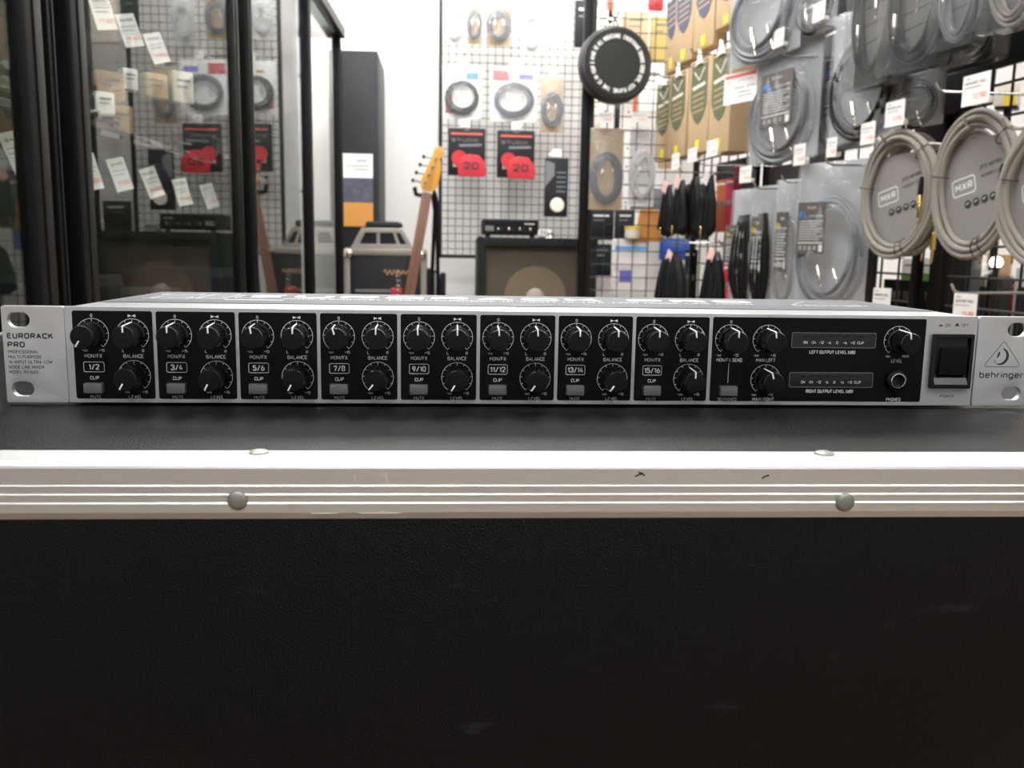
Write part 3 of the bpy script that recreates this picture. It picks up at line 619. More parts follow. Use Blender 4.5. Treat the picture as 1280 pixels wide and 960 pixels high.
wire_grid('wire_grid_panel', 'open black wire grid right of the square black post', 0, pr_.x-pl_.x+.05, FZ+.02, TZ-.05, .062, .055, .0022, (pl_.x+.03, YE, 0), 0)
pt = thing('grid_post', 'square black steel post rising in front of the bass amplifier', 'post', (pl_.x, YE-.02, FZ), 0)
B().box(-.018, .018, -.018, .018, .01, TZ-FZ-.002, BLKM, .003).obj('post', pt); B().box(-.05, .05, -.05, .05, 0, .01, BLKM, .002).obj('base_plate', pt)
# hanging practice pad
pc_ = at_y(771, 80, YE-.12); R_ = at_y(817.5, 80, YE-.12).x-pc_.x
pad = thing('practice_pad', 'round black drum practice pad with a ring of white lettering, hanging by the post', 'practice pad', pc_, 0, tilt=radians(-3))
pad.rotation_euler.z = radians(9)
MP = RX(pi/2)
B().lathe([(R_*.985, -.05), (R_, -.045), (R_, -.008), (R_*.97, .004), (R_*.9, .008), (R_*.87, .006), (.001, .006)], RIM, MP, 64).obj('rim', pad)
B(T(0, -.006, 0)).lathe([(R_*.86, 0), (R_*.855, .004), (.001, .004)], RUBBER, MP, 64).obj('rubber_face', pad)
txt = 'TO ALL MUSICIANS: EVERYTHING SOUNDS GOOD HERE, KEEP PLAYING. TIME IS IN YOUR & MIND '
b = B(T(0, -.0108, 0)); n = len(txt)
for k, ch in enumerate(txt):
    if ch == ' ': continue
    a = radians(-62+360*k/n); rr = R_*.705
    b.st(ch, 0, 0, R_*.13, LIDW, R_*.048 if ch not in '.,:I' else None, bold=.05, M=T(rr*sin(a), 0, rr*cos(a)) @ RY(a))
b.obj('ring_lettering', pad, smooth=False)
b = B(); b.tube([(-.012, .02, R_-.005), (0, .02, R_+.035), (.012, .02, R_-.005)], .004, BLK); b.tube([(.012*cos(a), .02, R_+.045+.014*sin(a)) for a in [2*pi*k/16 for k in range(16)]], .003, STEEL, 6, True); b.obj('hanging_loop', pad)
hk = B(); hk.tube([(0, .13, 0), (0, -.06, -.003), (0, -.075, .012)], .003, STEEL); hk.tube([(-.03, .12, 0), (.03, .12, 0)], .003, STEEL)
def hook(loc, rz, label, L=.2, group='grid hooks'):
    t = thing('grid_hook', label, 'hook', loc, rz, group)
    b = B(); b.tube([(0, L, 0), (0, .0, -.004), (0, -.012, .0), (0, -.02, .014)], .0028, STEEL, 8); b.obj('prong', t)
    b = B(); b.tube([(-.025, L, .0), (.025, L, 0)], .003, STEEL, 8); b.obj('mount_bar', t); return t
hook((pc_.x, YE-.14, pc_.z+R_+.046), 0, 'steel hook that carries the round practice pad', .13)

# bass amplifier cabinet and head
a0, a1 = at_y(597, 330, 3.55), at_y(745, 330, 3.55); az = at_y(660, 297, 3.55).z; W = a1.x-a0.x; Hh = az-FZ
amp = thing('bass_cabinet', 'black bass speaker cabinet with brown grille cloth, behind the post', 'speaker cabinet', ((a0.x+a1.x)/2, 3.55, FZ), 0)
b = B(); b.box(-W/2, W/2, .03, .38, .03, Hh, TOLEX, .012)
b.shape([rrect(-W/2, .03, W/2, Hh, .012), rrect(-W/2+.035, .065, W/2-.035, Hh-.04, .004)], .06, TOLEX, .004); b.obj('shell', amp)
B().box(-W/2+.03, W/2-.03, .005, .03, .06, Hh-.035, GRILLE).obj('grille', amp)
gz = at_y(670, 372, 3.55).z-FZ; gx = at_y(669, 372, 3.55).x-(a0.x+a1.x)/2
B(T(gx, .004, gz)).lathe([(.14, 0), (.138, .004), (.001, .004)], GRILLE2, RX(pi/2), 48).obj('speaker_cone', amp, label='paler round speaker cone showing through the cloth')
B(T(gx, 0, gz)).lathe([(.042, 0), (.036, .012), (.02, .019), (.001, .021)], DOME, RX(pi/2), 32).obj('dust_cap', amp)
for sx in (-1, 1):
    for sz in (.04, Hh-.015): B(T(sx*(W/2-.012), .0, sz)).lathe([(.02, -.002), (.018, .01), (.001, .014)], BLK, RX(pi/2), 12).obj('corner_protector', amp)
    for yy in (.06, .33): B(T(sx*(W/2-.06), yy, 0)).lathe([(.02, 0), (.02, .031)], BLK, None, 12).obj('rubber_foot', amp)
h0, h1 = at_y(603, 285, 3.6), at_y(673, 285, 3.6); hz = at_y(640, 274, 3.6).z; hw = (h1.x-h0.x)
hd = thing('amplifier_head', 'small black bass amplifier head on the bass cabinet', 'amplifier', ((h0.x+h1.x)/2, 3.6, az), 0)
hh_ = hz-az
B().box(-hw/2, hw/2, 0, .22, .012, hh_, TOLEX, .008).obj('case', hd)
b = B(); b.shape([rrect(-hw/2+.01, .018, hw/2-.01, hh_-.008, .006)], .004, GLOSSK); b.obj('front_panel', hd)
for k in range(7): B(T(-hw*.22+hw*.095*k, -.002, hh_*.45)).lathe([(.007, 0), (.006, .012), (.001, .013)], NICK if k % 2 == 0 else KNOB, RX(pi/2), 14).obj('control_knob', hd)
b = B(T(0, -.0026, 0)); b.box(-hw*.45, -hw*.3, -.0005, 0, hh_*.35, hh_*.62, INKG); b.ribbon([(hw*.25, hh_*.75), (hw*.43, hh_*.75)], .004, INK); b.obj('panel_printing', hd, smooth=False)
for sx in (-1, 1): B(T(sx*hw*.4, .03, 0)).lathe([(.012, 0), (.012, .013)], BLK, None, 12).obj('rubber_foot', hd)
c_ = at_y(684, 289, 3.6)
t = thing('cable_heap', 'shiny little heap of metal connectors beside the amplifier head', 'connectors', (c_.x, 3.62, az), 0)
b = B(); coil(b, 0, .014, .03, .012, .004, 3, STEEL); b.obj('ring', t); b = B(); plug(b, -.02, 0, .035, radians(70), NICK, .8); plug(b, .03, .0, .02, radians(80), NICK, .8); b.obj('plug', t)

# pillar with posters
q0, q1 = at_y(428, 200, 3.75), at_y(473, 200, 3.75); qt = at_y(450, 63, 3.75).z
pil = thing('slate_partition', 'tall dark grey partition panel standing against the white wall', 'partition', ((q0.x+q1.x)/2, 3.75, FZ), 0); pw = q1.x-q0.x
B().box(-pw/2, pw/2, 0, .42, .02, qt-FZ, SLATE, .004).obj('panel', pil); B().box(-pw/2-.01, pw/2+.01, -.01, .43, 0, .06, BLK, .004).obj('plinth', pil)
B().box(-pw/2-.012, -pw/2, -.004, .03, .02, qt-FZ+.03, GREYF, .002).obj('edge_strip', pil)
s0, s1 = at_y(429, 235, 3.74), at_y(466, 235, 3.74); zt, zb = at_y(447, 192, 3.74).z, at_y(447, 283, 3.74).z
po_ = thing('poster', 'narrow poster with white, photo and orange bands on the dark partition', 'poster', ((s0.x+s1.x)/2, 3.745, zt), 0); sw_ = s1.x-s0.x; sh_ = zt-zb
B().box(-sw_/2, sw_/2, 0, .003, -sh_*.33, 0, PAPER).obj('white_band', po_); B().box(-sw_/2, sw_/2, 0, .003, -sh_*.67, -sh_*.33, PHOTO).obj('photo_band', po_); B().box(-sw_/2, sw_/2, 0, .003, -sh_, -sh_*.67, ORANGE).obj('orange_band', po_)
b = B(T(0, -.001, 0)); b.st('BASS', .02, -.03, .014, INKG); b.ribbon([(-.05, -.055), (.05, -.055)], .003, INKG); b.ribbon([(-.02, -.07), (.05, -.07)], .003, INKG); b.obj('poster_printing', po_, smooth=False)

# silver-edged road case with a tapered frame on it
r0, r1 = at_y(430, 340, 3.45), at_y(533, 340, 3.45); rz_ = at_y(480, 311, 3.45).z; rw_ = r1.x-r0.x; rh = rz_-FZ
rc = thing('road_case', 'black road case with pale metal edges and corner balls, below the white wall', 'road case', ((r0.x+r1.x)/2, 3.45, FZ), 0)
B().box(-rw_/2+.004, rw_/2-.004, .004, .28, .03, rh-.004, SLATE, .004).obj('body', rc)
b = B()
for x in (-rw_/2, rw_/2-.025): b.box(x, x+.025, 0, .03, .03, rh, GREYF, .003)
for z in (.03, rh-.028): b.box(-rw_/2, rw_/2, 0, .03, z, z+.028, GREYF, .003)
b.obj('metal_edge', rc)
for x in (-rw_/2+.02, rw_/2-.02):
    for z in (.05, rh-.02): B(T(x, .0, z)).lathe([(.001, -.024), (.017, -.017), (.024, 0), (.017, .017), (.001, .024)], NICK, None, 16).obj('corner_ball', rc)
    for yy in (.06, .24): B(T(x*.8, yy, 0)).lathe([(.02, 0), (.02, .032)], BLK, None, 12).obj('rubber_foot', rc)
b = B(T(.05, -.001, rh-.1)); b.ribbon([(-.055+.11*q/40, .012*sin(q*.9)*(1-.5*q/40)) for q in range(41)], .006, TAN); b.obj('script_badge', rc, smooth=False, label='gold script badge')
b = B(); b.box(-.13, .05, -.006, .004, rh-.19, rh-.175, INKG, .002); b.box(-.1, .04, -.004, .004, rh-.3, rh-.19, BLK, .002); b.obj('recessed_panel', rc)
f0, f1 = at_y(441, 311, 3.5), at_y(519, 311, 3.5); ft = at_y(480, 284, 3.5).z; fwd = f1.x-f0.x; fh = ft-rz_
fr = thing('tapered_monitor', 'grey tapered floor monitor frame with dark openings, on the road case', 'monitor', ((f0.x+f1.x)/2-.01, 3.5, rz_), 0)
fh -= .004
trap = lambda a, zb_, zt_, tw: [(-a, zb_), (a, zb_), (a*tw, zt_), (-a*tw, zt_)]
b = B()
b.shape([trap(fwd/2, 0, fh, .64), [(-fwd*.36, .02), (-fwd*.08, .02), (-fwd*.08, fh-.02), (-fwd*.26, fh-.02)], [(-fwd*.03, .02), (fwd*.24, .02), (fwd*.18, fh-.02), (-fwd*.03, fh-.02)], [(fwd*.29, .02), (fwd*.40, .02), (fwd*.29, fh-.02), (fwd*.23, fh-.02)]], .012, GREYF, .002, T(0, 0, 0)); b.obj('front_frame', fr)
b = B(); b.shape([trap(fwd/2-.006, .002, fh-.002, .64)], .18, SLATE, .003, T(0, .106, 0)); b.obj('body', fr)
B().box(-fwd*.27, fwd*.30, .02, .2, fh-.002, fh+.03, SLATE, .012).obj('top_pad', fr)

# the bass guitar on its stand
YGU = 3.3
def gp(px, py, y=YGU): return at_y(px, py, y)
gt = thing('bass_guitar', 'bass guitar with amber headstock and brown neck leaning on a black stand', 'bass guitar', gp(508, 372), 0)
inv = -gt.location
n0, n1 = gp(534, 240), gp(511, 372); d_ = (n1-n0).normalized(); foot = n0+d_*.95
def L_(p): return Vector(p)+inv
MG = Matrix.Translation(L_(n0)) @ RY(atan2(-d_.x, -d_.z))      # local: -z runs down the neck
k_ = 1/ (FPX/(YGU-CY))
b = B(MG); b.box(-.021, .021, 0, .012, -.62, 0, ROSE, .004)
gn = b.obj('neck', gt); b = B(MG)
for q in range(14): b.box(-.021, .021, -.0015, 0, -.03-.6*(1-2**(-q/12))/.56, -.0285-.6*(1-2**(-q/12))/.56, STEEL)
b.obj('frets', gn); b = B(MG); b.box(-.022, .022, -.002, .012, -.004, .003, PAPERC, .001); b.obj('nut', gn)
for q in (-3, -1, 1, 3):
    pass
hs = [(-.019, 0), (-.026, .012), (-.034, .03), (-.03, .055), (-.022, .08), (-.012, .12), (-.004, .15), (-.002, .172), (.006, .186), (.02, .19), (.034, .182), (.04, .165), (.036, .148), (.026, .142), (.036, .125), (.04, .1), (.04, .06), (.037, .03), (.027, .012), (.02, 0)]
b = B(MG @ T(0, .006, 0)); b.shape([hs], .014, AMBER, .002); b.obj('headstock', gt, label='glossy amber headstock')
for q in range(4):
    x, z = -.03+.009*q, .035+.034*q
    b = B(MG @ T(x, .006, z)); b.lathe([(.004, -.03), (.004, 0)], RIVET, RY(pi/2), 10); b.box(-.042, -.03, -.007, .007, -.008, .008, BLK, .004); b.lathe([(.006, 0), (.006, .014), (.004, .017)], RIVET, T(.016, -.004, 0) @ RX(pi/2), 14); b.obj('tuning_peg', gt)
b = B(MG)
for q in range(4): x = -.012+.008*q; b.tube([(x*.9, -.003, -.62), (x*.9, -.003, .0), (-.014+.009*q, -.006, .035+.034*q)], .0006, STEEL, 4)
b.obj('strings', gt)
body = []
for q in range(40):
    a = 2*pi*q/40; r = .165*(1+.16*cos(2*a)-.12*sin(a)*cos(a)+.07*cos(3*a)); body.append((r*sin(a)*.98, -.62-.19+r*cos(a)*1.25))
b = B(MG @ T(0, .02, 0)); b.shape([body], .04, AMBER, .008); b.obj('body', gt, label='amber sunburst body, mostly hidden'); b = B(MG @ T(0, -.004, 0)); b.shape([[(x*.6, (z+.81)*.7-.81) for x, z in body]], .004, PAPERC); b.obj('pickguard', gt)
# stand
gs = thing('guitar_stand', 'black guitar stand whose yoke holds the amber headstock', 'guitar stand', (gp(541, 372).x, YGU+.12, FZ), 0)
i2 = -gs.location
y0_ = YGU+.03
A_ = [gp(518, 234, y0_), gp(520, 243, y0_), gp(533, 241, y0_+.03), gp(541, 232, y0_+.02)]
b = B(); b.tube([A_[0]+i2, A_[1]+i2, gp(529, 245, y0_+.04)+i2, gp(540, 244, y0_+.05)+i2, gp(542, 232, y0_-.0)+i2], .009, BLK, 10); b.obj('yoke', gs)
tp = gp(543, 247, y0_+.06)
b = B(); b.tube([gp(541, 240, y0_+.05)+i2, tp+i2, Vector((gp(545, 262, y0_+.07).x, y0_+.07, gp(545, 262, y0_+.07).z))+i2], .014, BLK, 12); b.obj('neck_clamp', gs)
b = B(); b.tube([gp(544, 255, y0_+.07)+i2, Vector((gp(536, 372, y0_+.1).x, y0_+.1, FZ+.25))+i2], .008, BLKM, 12); b.obj('pole', gs)
b = B(); b.tube([gp(546, 255, y0_+.07)+i2, Vector((gp(549, 372, y0_+.1).x, y0_+.14, FZ+.25))+i2], .008, BLKM, 12); b.obj('pole', gs)
for a in (-.6, .5, 2.8): B().tube([(0, 0, .28), (.26*sin(a), -.26*cos(a), .01)], .008, BLKM, 10).obj('leg', gs)
u0, u1 = gp(531, 350, 3.8), gp(558, 350, 3.8); uz = gp(545, 336, 3.8).z
t = thing('keyboard_stand_case', 'upright pair of slim black gig cases behind the guitar stand', 'gig case', ((u0.x+u1.x)/2, 3.8, FZ), 0); uw = u1.x-u0.x
for k in range(3): B().box(-uw/2+uw*k/3+.003, -uw/2+uw*(k+1)/3-.003, .01*k, .2, 0, uz-FZ-.01*k, BLK if k != 1 else SLATE, .008).obj('panel', t)
for x in (-.33,): B().box(-uw/2+uw*.45, -uw/2+uw*.52, -.004, .0, .3, uz-FZ-.02, GREYF, .002).obj('zip_strip', t)
m0 = gp(500, 365, 3.3)
t = thing('red_strap_clip', 'red cloth with a steel chain clip beside the guitar neck', 'strap', (gp(496, 372, 3.38).x, 3.38, gp(496, 395, 3.38).z), 0)
b = B(); b.sheet(.05, .09, RED, .01, .006, M=T(0, 0, .12)); b.obj('cloth', t)
for q in range(5): B(T(.01-.004*abs(q-2), -.01, .1+.02*q)).tube([(.008*cos(a), .0, .012*sin(a)) for a in [2*pi*k/10 for k in range(10)]], .002, STEEL, 6, True).obj('chain_link', t)

# ---- packs on the dense grid
def bloc(px, py, y=YG-.06): return at_y(px, py, y)
def bdim(px0, px1, py0, py1, y): a, b2 = at_y(px0, (py0+py1)/2, y), at_y(px1, (py0+py1)/2, y); c = at_y((px0+px1)/2, py0, y); d = at_y((px0+px1)/2, py1, y); return c, b2.x-a.x, c.z-d.z
BKL = []
def coil_pack(px0, px1, py0, py1, label, cardm, cablem, y=YG-.05, card_frac=1.0, deco=None, turns=4, group='cable packs on the dense wire grid', pos=None):
    if pos is None: c, w_, h_ = bdim(px0, px1, py0, py1, y); rz = 0
    else: c, rz, w_, h_ = pos
    t = thing('cable_pack', label, 'cable pack', c, rz, group)
    B().box(-w_/2+.004, w_/2-.004, .012, .014, -h_*card_frac, 0, cardm, 0).obj('backing_card', t)
    r = min(.0045, w_*.04); b = B(); coil(b, 0, -h_*.60, w_*.36, h_*.27, r, turns, cablem, y=-.003, seed=len(BKL)); b.obj('cable', t)
    b = B(); plug(b, -w_*.12, -.012, -h_*.50, .2, NICK, .7); plug(b, w_*.14, -.012, -h_*.5, -.3, NICK, .7); b.obj('plug', t)
    B().sheet(w_, h_*.98, BAG, .018, .004, 10, 14, y=-.006, seed=len(BKL)).obj('clear_bag', t)
    if deco: deco(t, w_, h_)
    BKL.append(t); return t
row_hooks = []
coil_pack(555, 582, -6, 54, 'clear pack of pale coiled cable, top left of the dense grid', PAPER, CABW)
coil_pack(584, 604, -6, 55, 'narrow pack of dark cable on kraft card, top row left', KRAFT, CABG)
coil_pack(607, 640, -6, 57, 'wider pack of dark cable on kraft card, top row middle', KRAFT, CABG)
coil_pack(652, 681, -4, 66, 'clear pack of white cable, top row nearest the post', PAPER, CABW)
def red_corner(t, w_, h_):
    b = B(T(0, .0108, 0)); b.box(-w_*.42, -w_*.25, 0, .001, -h_*.9, -h_*.5, RED); b.box(w_*.1, w_*.4, 0, .001, -h_*.25, -h_*.12, CYAN); b.ribbon([(-w_*.2, -h_*.2), (0, -h_*.2)], .012, TAN); b.obj('card_printing', t, smooth=False)
def red_top(t, w_, h_):
    b = B(T(0, .0108, 0)); b.box(-w_*.45, -w_*.1, 0, .001, -h_*.25, -h_*.05, RED); b.box(w_*.1, w_*.4, 0, .001, -h_*.22, -h_*.12, VIOL); b.obj('card_printing', t, smooth=False)
coil_pack(553, 603, 82, 148, 'shiny pack with a black loop on white card, second row left', PAPER, CABK, deco=red_corner)
coil_pack(613, 673, 84, 152, 'wide white pack with red corner print, second row middle', PAPER, CABG, deco=red_top)
coil_pack(676, 705, 96, 165, 'kraft pack with a small grey loop, second row nearest the post', KRAFT, CABG)
for i, (x0, x1, y0, y1) in enumerate(((560, 607, 160, 221), (621, 670, 163, 224))):
    c, w_, h_ = bdim(x0, x1, y0, y1, YG-.06)
    if i == 0:
        t0 = t = thing('boxed_cable', '', 'boxed cable', c, 0, 'black and red cable boxes')
        b = B(); b.box(-w_/2, w_/2, 0, .03, -h_*.97, 0, DCARD, .004); b.box(-w_*.08, w_*.08, -.001, .001, -.012, -.006, INKG); bx_ = b.obj('carton', t)
        b = B(T(0, -.002, 0)); b.ribbon([(-w_*.42, -h_*.12), (w_*.42, -h_*.12)], .008, REDT); b.st('STUDIO', -w_*.05, -h_*.25, .012, INKG, w_*.7); b.ribbon([(-w_*.2, -h_*.36), (w_*.4, -h_*.34)], .012, INKG)
        b.box(-w_*.36, -w_*.2, -.001, 0, -h_*.8, -h_*.6, PAPERC); b.obj('carton_printing', t, smooth=False)
        dm = [(-w_*.22, -h_*1.0), (-w_*.24, -h_*.78), (-w_*.14, -h_*.62), (w_*.05, -h_*.54), (w_*.32, -h_*.56), (w_*.48, -h_*.7), (w_*.52, -h_*.86), (w_*.5, -h_*1.0)]
        B(T(0, -.012, 0)).shape([dm], .018, RED, .003).obj('red_insert', t, label='glossy red moulded insert')
        B(T(-w_*.2, -.004, -h_*.62)).lathe([(w_*.2, 0), (w_*.2, .008)], RED, RX(pi/2), 24).obj('red_insert', t)
        B(T(0, -.0225, 0)).st('20', w_*.12, -h_*.78, h_*.15, INKK, w_*.42, bold=.02).obj('number_printing', t, smooth=False)
    else: t = copy_tree(t0); t.location = c
    t['label'] = ['black cable box with red insert numbered 20, left one', 'black cable box with red insert numbered 20, right one'][i]
c, w_, h_ = bdim(682, 711, 197, 271, YG-.06)
t = thing('boxed_cable', 'tall dark grey box with a round white window, beside the post', 'boxed cable', c, 0)
B().box(-w_/2, w_/2, 0, .035, -h_, 0, SLATE, .004).obj('carton', t); B(T(.005, -.001, -h_*.8)).lathe([(.035, 0), (.033, .006), (.001, .008)], PAPERC, RX(pi/2), 24).obj('round_window', t)
b = B(T(0, -.001, 0)); b.shape([[(-w_/2, -h_*.5), (-w_/2, -h_*.05), (-w_*.1, -h_*.1), (-w_*.1, -h_*.3)]], .001, INKG); [b.ribbon([(0, -h_*(.25+.08*q)), (w_*.4, -h_*(.25+.08*q))], .007, INKG) for q in range(5)]; b.obj('carton_printing', t, smooth=False)
# hooks and header tags of the dense grid
for i, (px, py) in enumerate(((578, 76), (642, 78), (690, 88), (581, 153), (645, 156), (695, 190))):
    c = bloc(px, py, YG-.08); hook((c.x, YG-.09, c.z), 0, 'steel hook on the dense grid, %s' % ['second row left', 'second row middle', 'second row right', 'third row left', 'third row middle', 'third row right'][i], .09)
    t = thing('hang_tag', 'small white tag on a hook of the dense grid, %s' % ['second row left', 'second row middle', 'second row right', 'third row left', 'third row middle', 'third row right'][i], 'tag', (c.x, YG-.115, c.z-.004), 0, 'white hook tags on the dense grid')
    b = B(); b.box(-.022, .022, -.001, .001, -.02, .014, PAPER); b.box(-.015, .015, -.0016, -.001, -.004, -.001, INKG); b.obj('card', t)

# ---- goods hanging on the open grid right of the post
YK = YE-.04
coil_pack(738, 782, 160, 262, 'large kraft pack with a thick grey loop, right of the post', KRAFT, CABG, y=YK, turns=5, group='packs on the open grid')
coil_pack(788, 822, 160, 258, 'silvery clear pack beside the large kraft pack', PAPER, CABW, y=YK+.03, group='packs on the open grid')
def price_tag(c, rz, w_, h_, label, price, red_band=False, group='price tags', tilt=0):
    t = thing('price_tag', label, 'price tag', c, rz, group, tilt)
    B().box(-w_/2, w_/2, 0, .0016, -h_, 0, PAPER, 0).obj('tag_card', t)
    b = B(T(0, -.0006, 0))
    if red_band: b.box(-w_*.46, w_*.48, -.0002, 0, -h_*.16, -h_*.05, REDT); b.st('EX', -w_*.32, -h_*.27, h_*.07, REDT, w_*.16); b.st('LIMITED CABLE', w_*.15, -h_*.27, h_*.06, INKG, w_*.5); b.st('SPECIAL OFFER', w_*.15, -h_*.5, h_*.09, INKG, w_*.62); b.ribbon([(-w_*.05, -h_*.66), (w_*.35, -h_*.66)], h_*.03, INKG); b.ribbon([(-w_*.05, -h_*.78), (w_*.38, -h_*.78)], h_*.03, INKG); b.ribbon(circ(-w_*.32, -h_*.68, h_*.16, 20), h_*.015, INKG, cyc=True)
    else: b.st('CABLE', -w_*.3, -h_*.12, h_*.07, INKG, w_*.2); b.st('WOVEN INST. CABLE', -w_*.02, -h_*.27, h_*.1, INKK, w_*.78); b.ribbon([(-w_*.42, -h_*.42), (w_*.2, -h_*.42)], h_*.025, INKG); b.st(price, w_*.16, -h_*.72, h_*.17, REDT, w_*.5)
    b.obj('tag_printing', t, smooth=False)
    return t
for i, (px, py) in enumerate(((757, 140), (800, 140))):
    c, w_, h_ = bdim(px-10, px+10, py, py+13, YE-.11); price_tag(c, 0, w_, h_, ['white price tag under the practice pad, left', 'white price tag under the practice pad, right'][i], '3,200')
# background goods seen through that grid
YS = 3.9
back_items = [(742, 778, 12, 70, PAPERC, 'cream'), (780, 812, 14, 68, KRAFT, 'tan'), (815, 838, 20, 75, MUST, 'mustard'), (800, 830, 80, 140, PAPER, 'white'), (836, 862, 70, 150, PAPERC, 'pale'), (793, 806, 118, 150, DORG, 'orange'), (770, 776, 120, 160, DCARD, 'black'), (826, 850, 150, 210, KRAFT, 'kraft'), (736, 768, 262, 300, DCARD, 'black'), (770, 794, 262, 300, DCARD, 'charcoal'), (740, 765, 305, 345, TOLEX, 'dull black'), (790, 830, 235, 262, CABG, 'grey'), (843, 862, 4, 60, PAPER, 'tall white'), (735, 752, 120, 158, PAPERC, 'beige'), (860, 890, 230, 300, DCARD, 'sooty'), (826, 870, 298, 325, BLUE, 'blue'), (720, 740, 0, 58, SLATE, 'slate'), (812, 830, -4, 12, RED, 'red'), (760, 768, -4, 30, DORG, 'rusty')]
for i, (x0, x1, y0, y1, m, nm) in enumerate(back_items):
    yy = YS+.04*(i % 3); c, w_, h_ = bdim(x0, x1, y0, y1, yy)
    t = thing('hanging_carton', '%s carton hanging behind the open wire grid, %s' % (nm, ['top left, by the pad', 'top middle, by the pad', 'top right', 'right of the pad', 'far right of the pad', 'narrow, below the pad', 'narrow strip below the pad', 'right, above the straps', 'low, next to the post', 'low, left of the bright orange one', 'lowest by the post', 'above the orange one', 'tall, at the top right', 'left under the pad', 'behind the black straps', 'low, behind the black straps', 'thin, left of the pad', 'at the top edge', 'at the top edge above the pad'][i]), 'carton', c, 0, 'goods behind the open wire grid')
    b = B(); b.box(-w_/2, w_/2, 0, .035, -h_, 0, m, .004); b.obj('carton', t)
    b = B(T(0, -.001, 0)); b.ribbon([(-w_*.3, -h_*.2), (w_*.3, -h_*.2)], h_*.06, INKG if m not in (DCARD, SLATE, BLK) else INK); b.ribbon([(-w_*.3, -h_*.35), (w_*.15, -h_*.35)], h_*.04, INKG); b.obj('carton_printing', t, smooth=False)
    b = B(); b.tube([(0, .0, -.0), (0, -.004, .02), (0, YB-.042-yy, .022)], .002, STEEL, 6); b.obj('hanger', t)
t = thing('backing_board', 'pale pegboard behind the open wire grid', 'board', ((pl_.x+pr_.x)/2+.3, YB-.04, FZ), 0)
B().box(-.32, .7, 0, .03, 0, TZ-FZ-.01, WHITE, .003).obj('board', t)
b = B(T(0, -.001, 0))
for a in range(8):
    for q in range(24): b.box(-.28+.12*a, -.272+.12*a, 0, .001, .3+.09*q, .308+.09*q, INKK)
b.obj('peg_holes', t, smooth=False)
c, w_, h_ = bdim(795, 829, 262, 302, YK+.06)
t = thing('orange_pouch', 'orange tapered pouch on the open grid beside the straps', 'pouch', c, 0)
b = B(); b.shape([[(-w_*.35, 0), (w_*.35, 0), (w_*.5, -h_), (-w_*.5, -h_)]], .02, ORANGE, .004); b.obj('pouch', t); b = B(T(0, -.0105, 0)); [b.ribbon([(x*w_, -.01), (x*w_*1.3, -h_*.95)], .002, TAN) for x in (-.2, 0, .2)]; b.obj('seams', t, smooth=False)
c, w_, h_ = bdim(768, 811, 299, 385, YK+.06)
t = thing('white_carton', 'white carton with a blue stripe and a violet square behind the grid', 'carton', c, 0)
B().box(-w_/2, w_/2, 0, .05, -h_, 0, PAPER, .004).obj('carton', t); b = B(T(0, -.001, 0)); b.box(-w_*.47, w_*.47, 0, .0005, -h_*.16, -h_*.10, LBLUE); b.obj('blue_stripe', t, smooth=False); b = B(T(0, -.001, 0)); b.box(-w_*.32, w_*.02, 0, .0005, -h_*.62, -h_*.45, VIOL); b.obj('violet_square', t, smooth=False)
t = thing('small_tin', 'little pale yellow tin above the white carton', 'tin', (c.x, YK+.05, c.z+.002), 0)
B().lathe([(.03, 0), (.032, .004), (.032, .045), (.03, .05), (.001, .05)], PAPERC, None, 24).obj('can', t); B(T(0, 0, .04)).lathe([(.034, 0), (.034, .012), (.001, .012)], YEL, None, 24).obj('lid', t)

# ---- the right rack
def wire_panel(s0, s1, z0, z1, label):
    t = thing('wire_grid_panel', label, 'wire grid', rw(s1, 0, 0), RROT)
    L = s1-s0; b = B(); n = round(L/.085)
    for k in range(n+1): b.tube([(L*k/n, 0, z0), (L*k/n, 0, z1)], .0036, WIREK, 6)
    n = round((z1-z0)/.075)
    for k in range(n+1): z = z0+(z1-z0)*k/n; b.tube([(0, -.004, z), (L, -.004, z)], .0036, WIREK, 6)
    b.obj('wire_mesh', t)
    f = B()
    for x in (0, L): f.box(x-.012, x+.012, -.012, .012, z0, z1, BLKM, .003)
    for z in (z0, z1): f.box(0, L, -.012, .012, z-.012, z+.012, BLKM, .003)
    f.obj('frame', t)
wire_panel(1.25, 2.03, FZ+.05, 1.2, 'near wire grid panel of the right rack, behind the beige cables')
wire_panel(2.15, 3.06, FZ+.05, 1.2, 'middle wire grid panel of the right rack, behind the silver bags')
wire_panel(3.18, 3.8, FZ+.05, 1.2, 'far wire grid panel of the right rack, behind the kraft boxes')
for i, s in enumerate((2.085, 3.12)):
    t = thing('rack_upright', ['broad black upright of the right rack behind the beige cables', 'black upright of the right rack behind the grey bags'][i], 'rack upright', rw(s, -.03, FZ), RROT)
    B().box(-.03, .03, -.02, .03, .01, TZ-FZ-.1, BLKM, .003).obj('post', t); B().box(-.035, .035, -.15, .15, 0, .02, BLKM, .003).obj('foot', t)

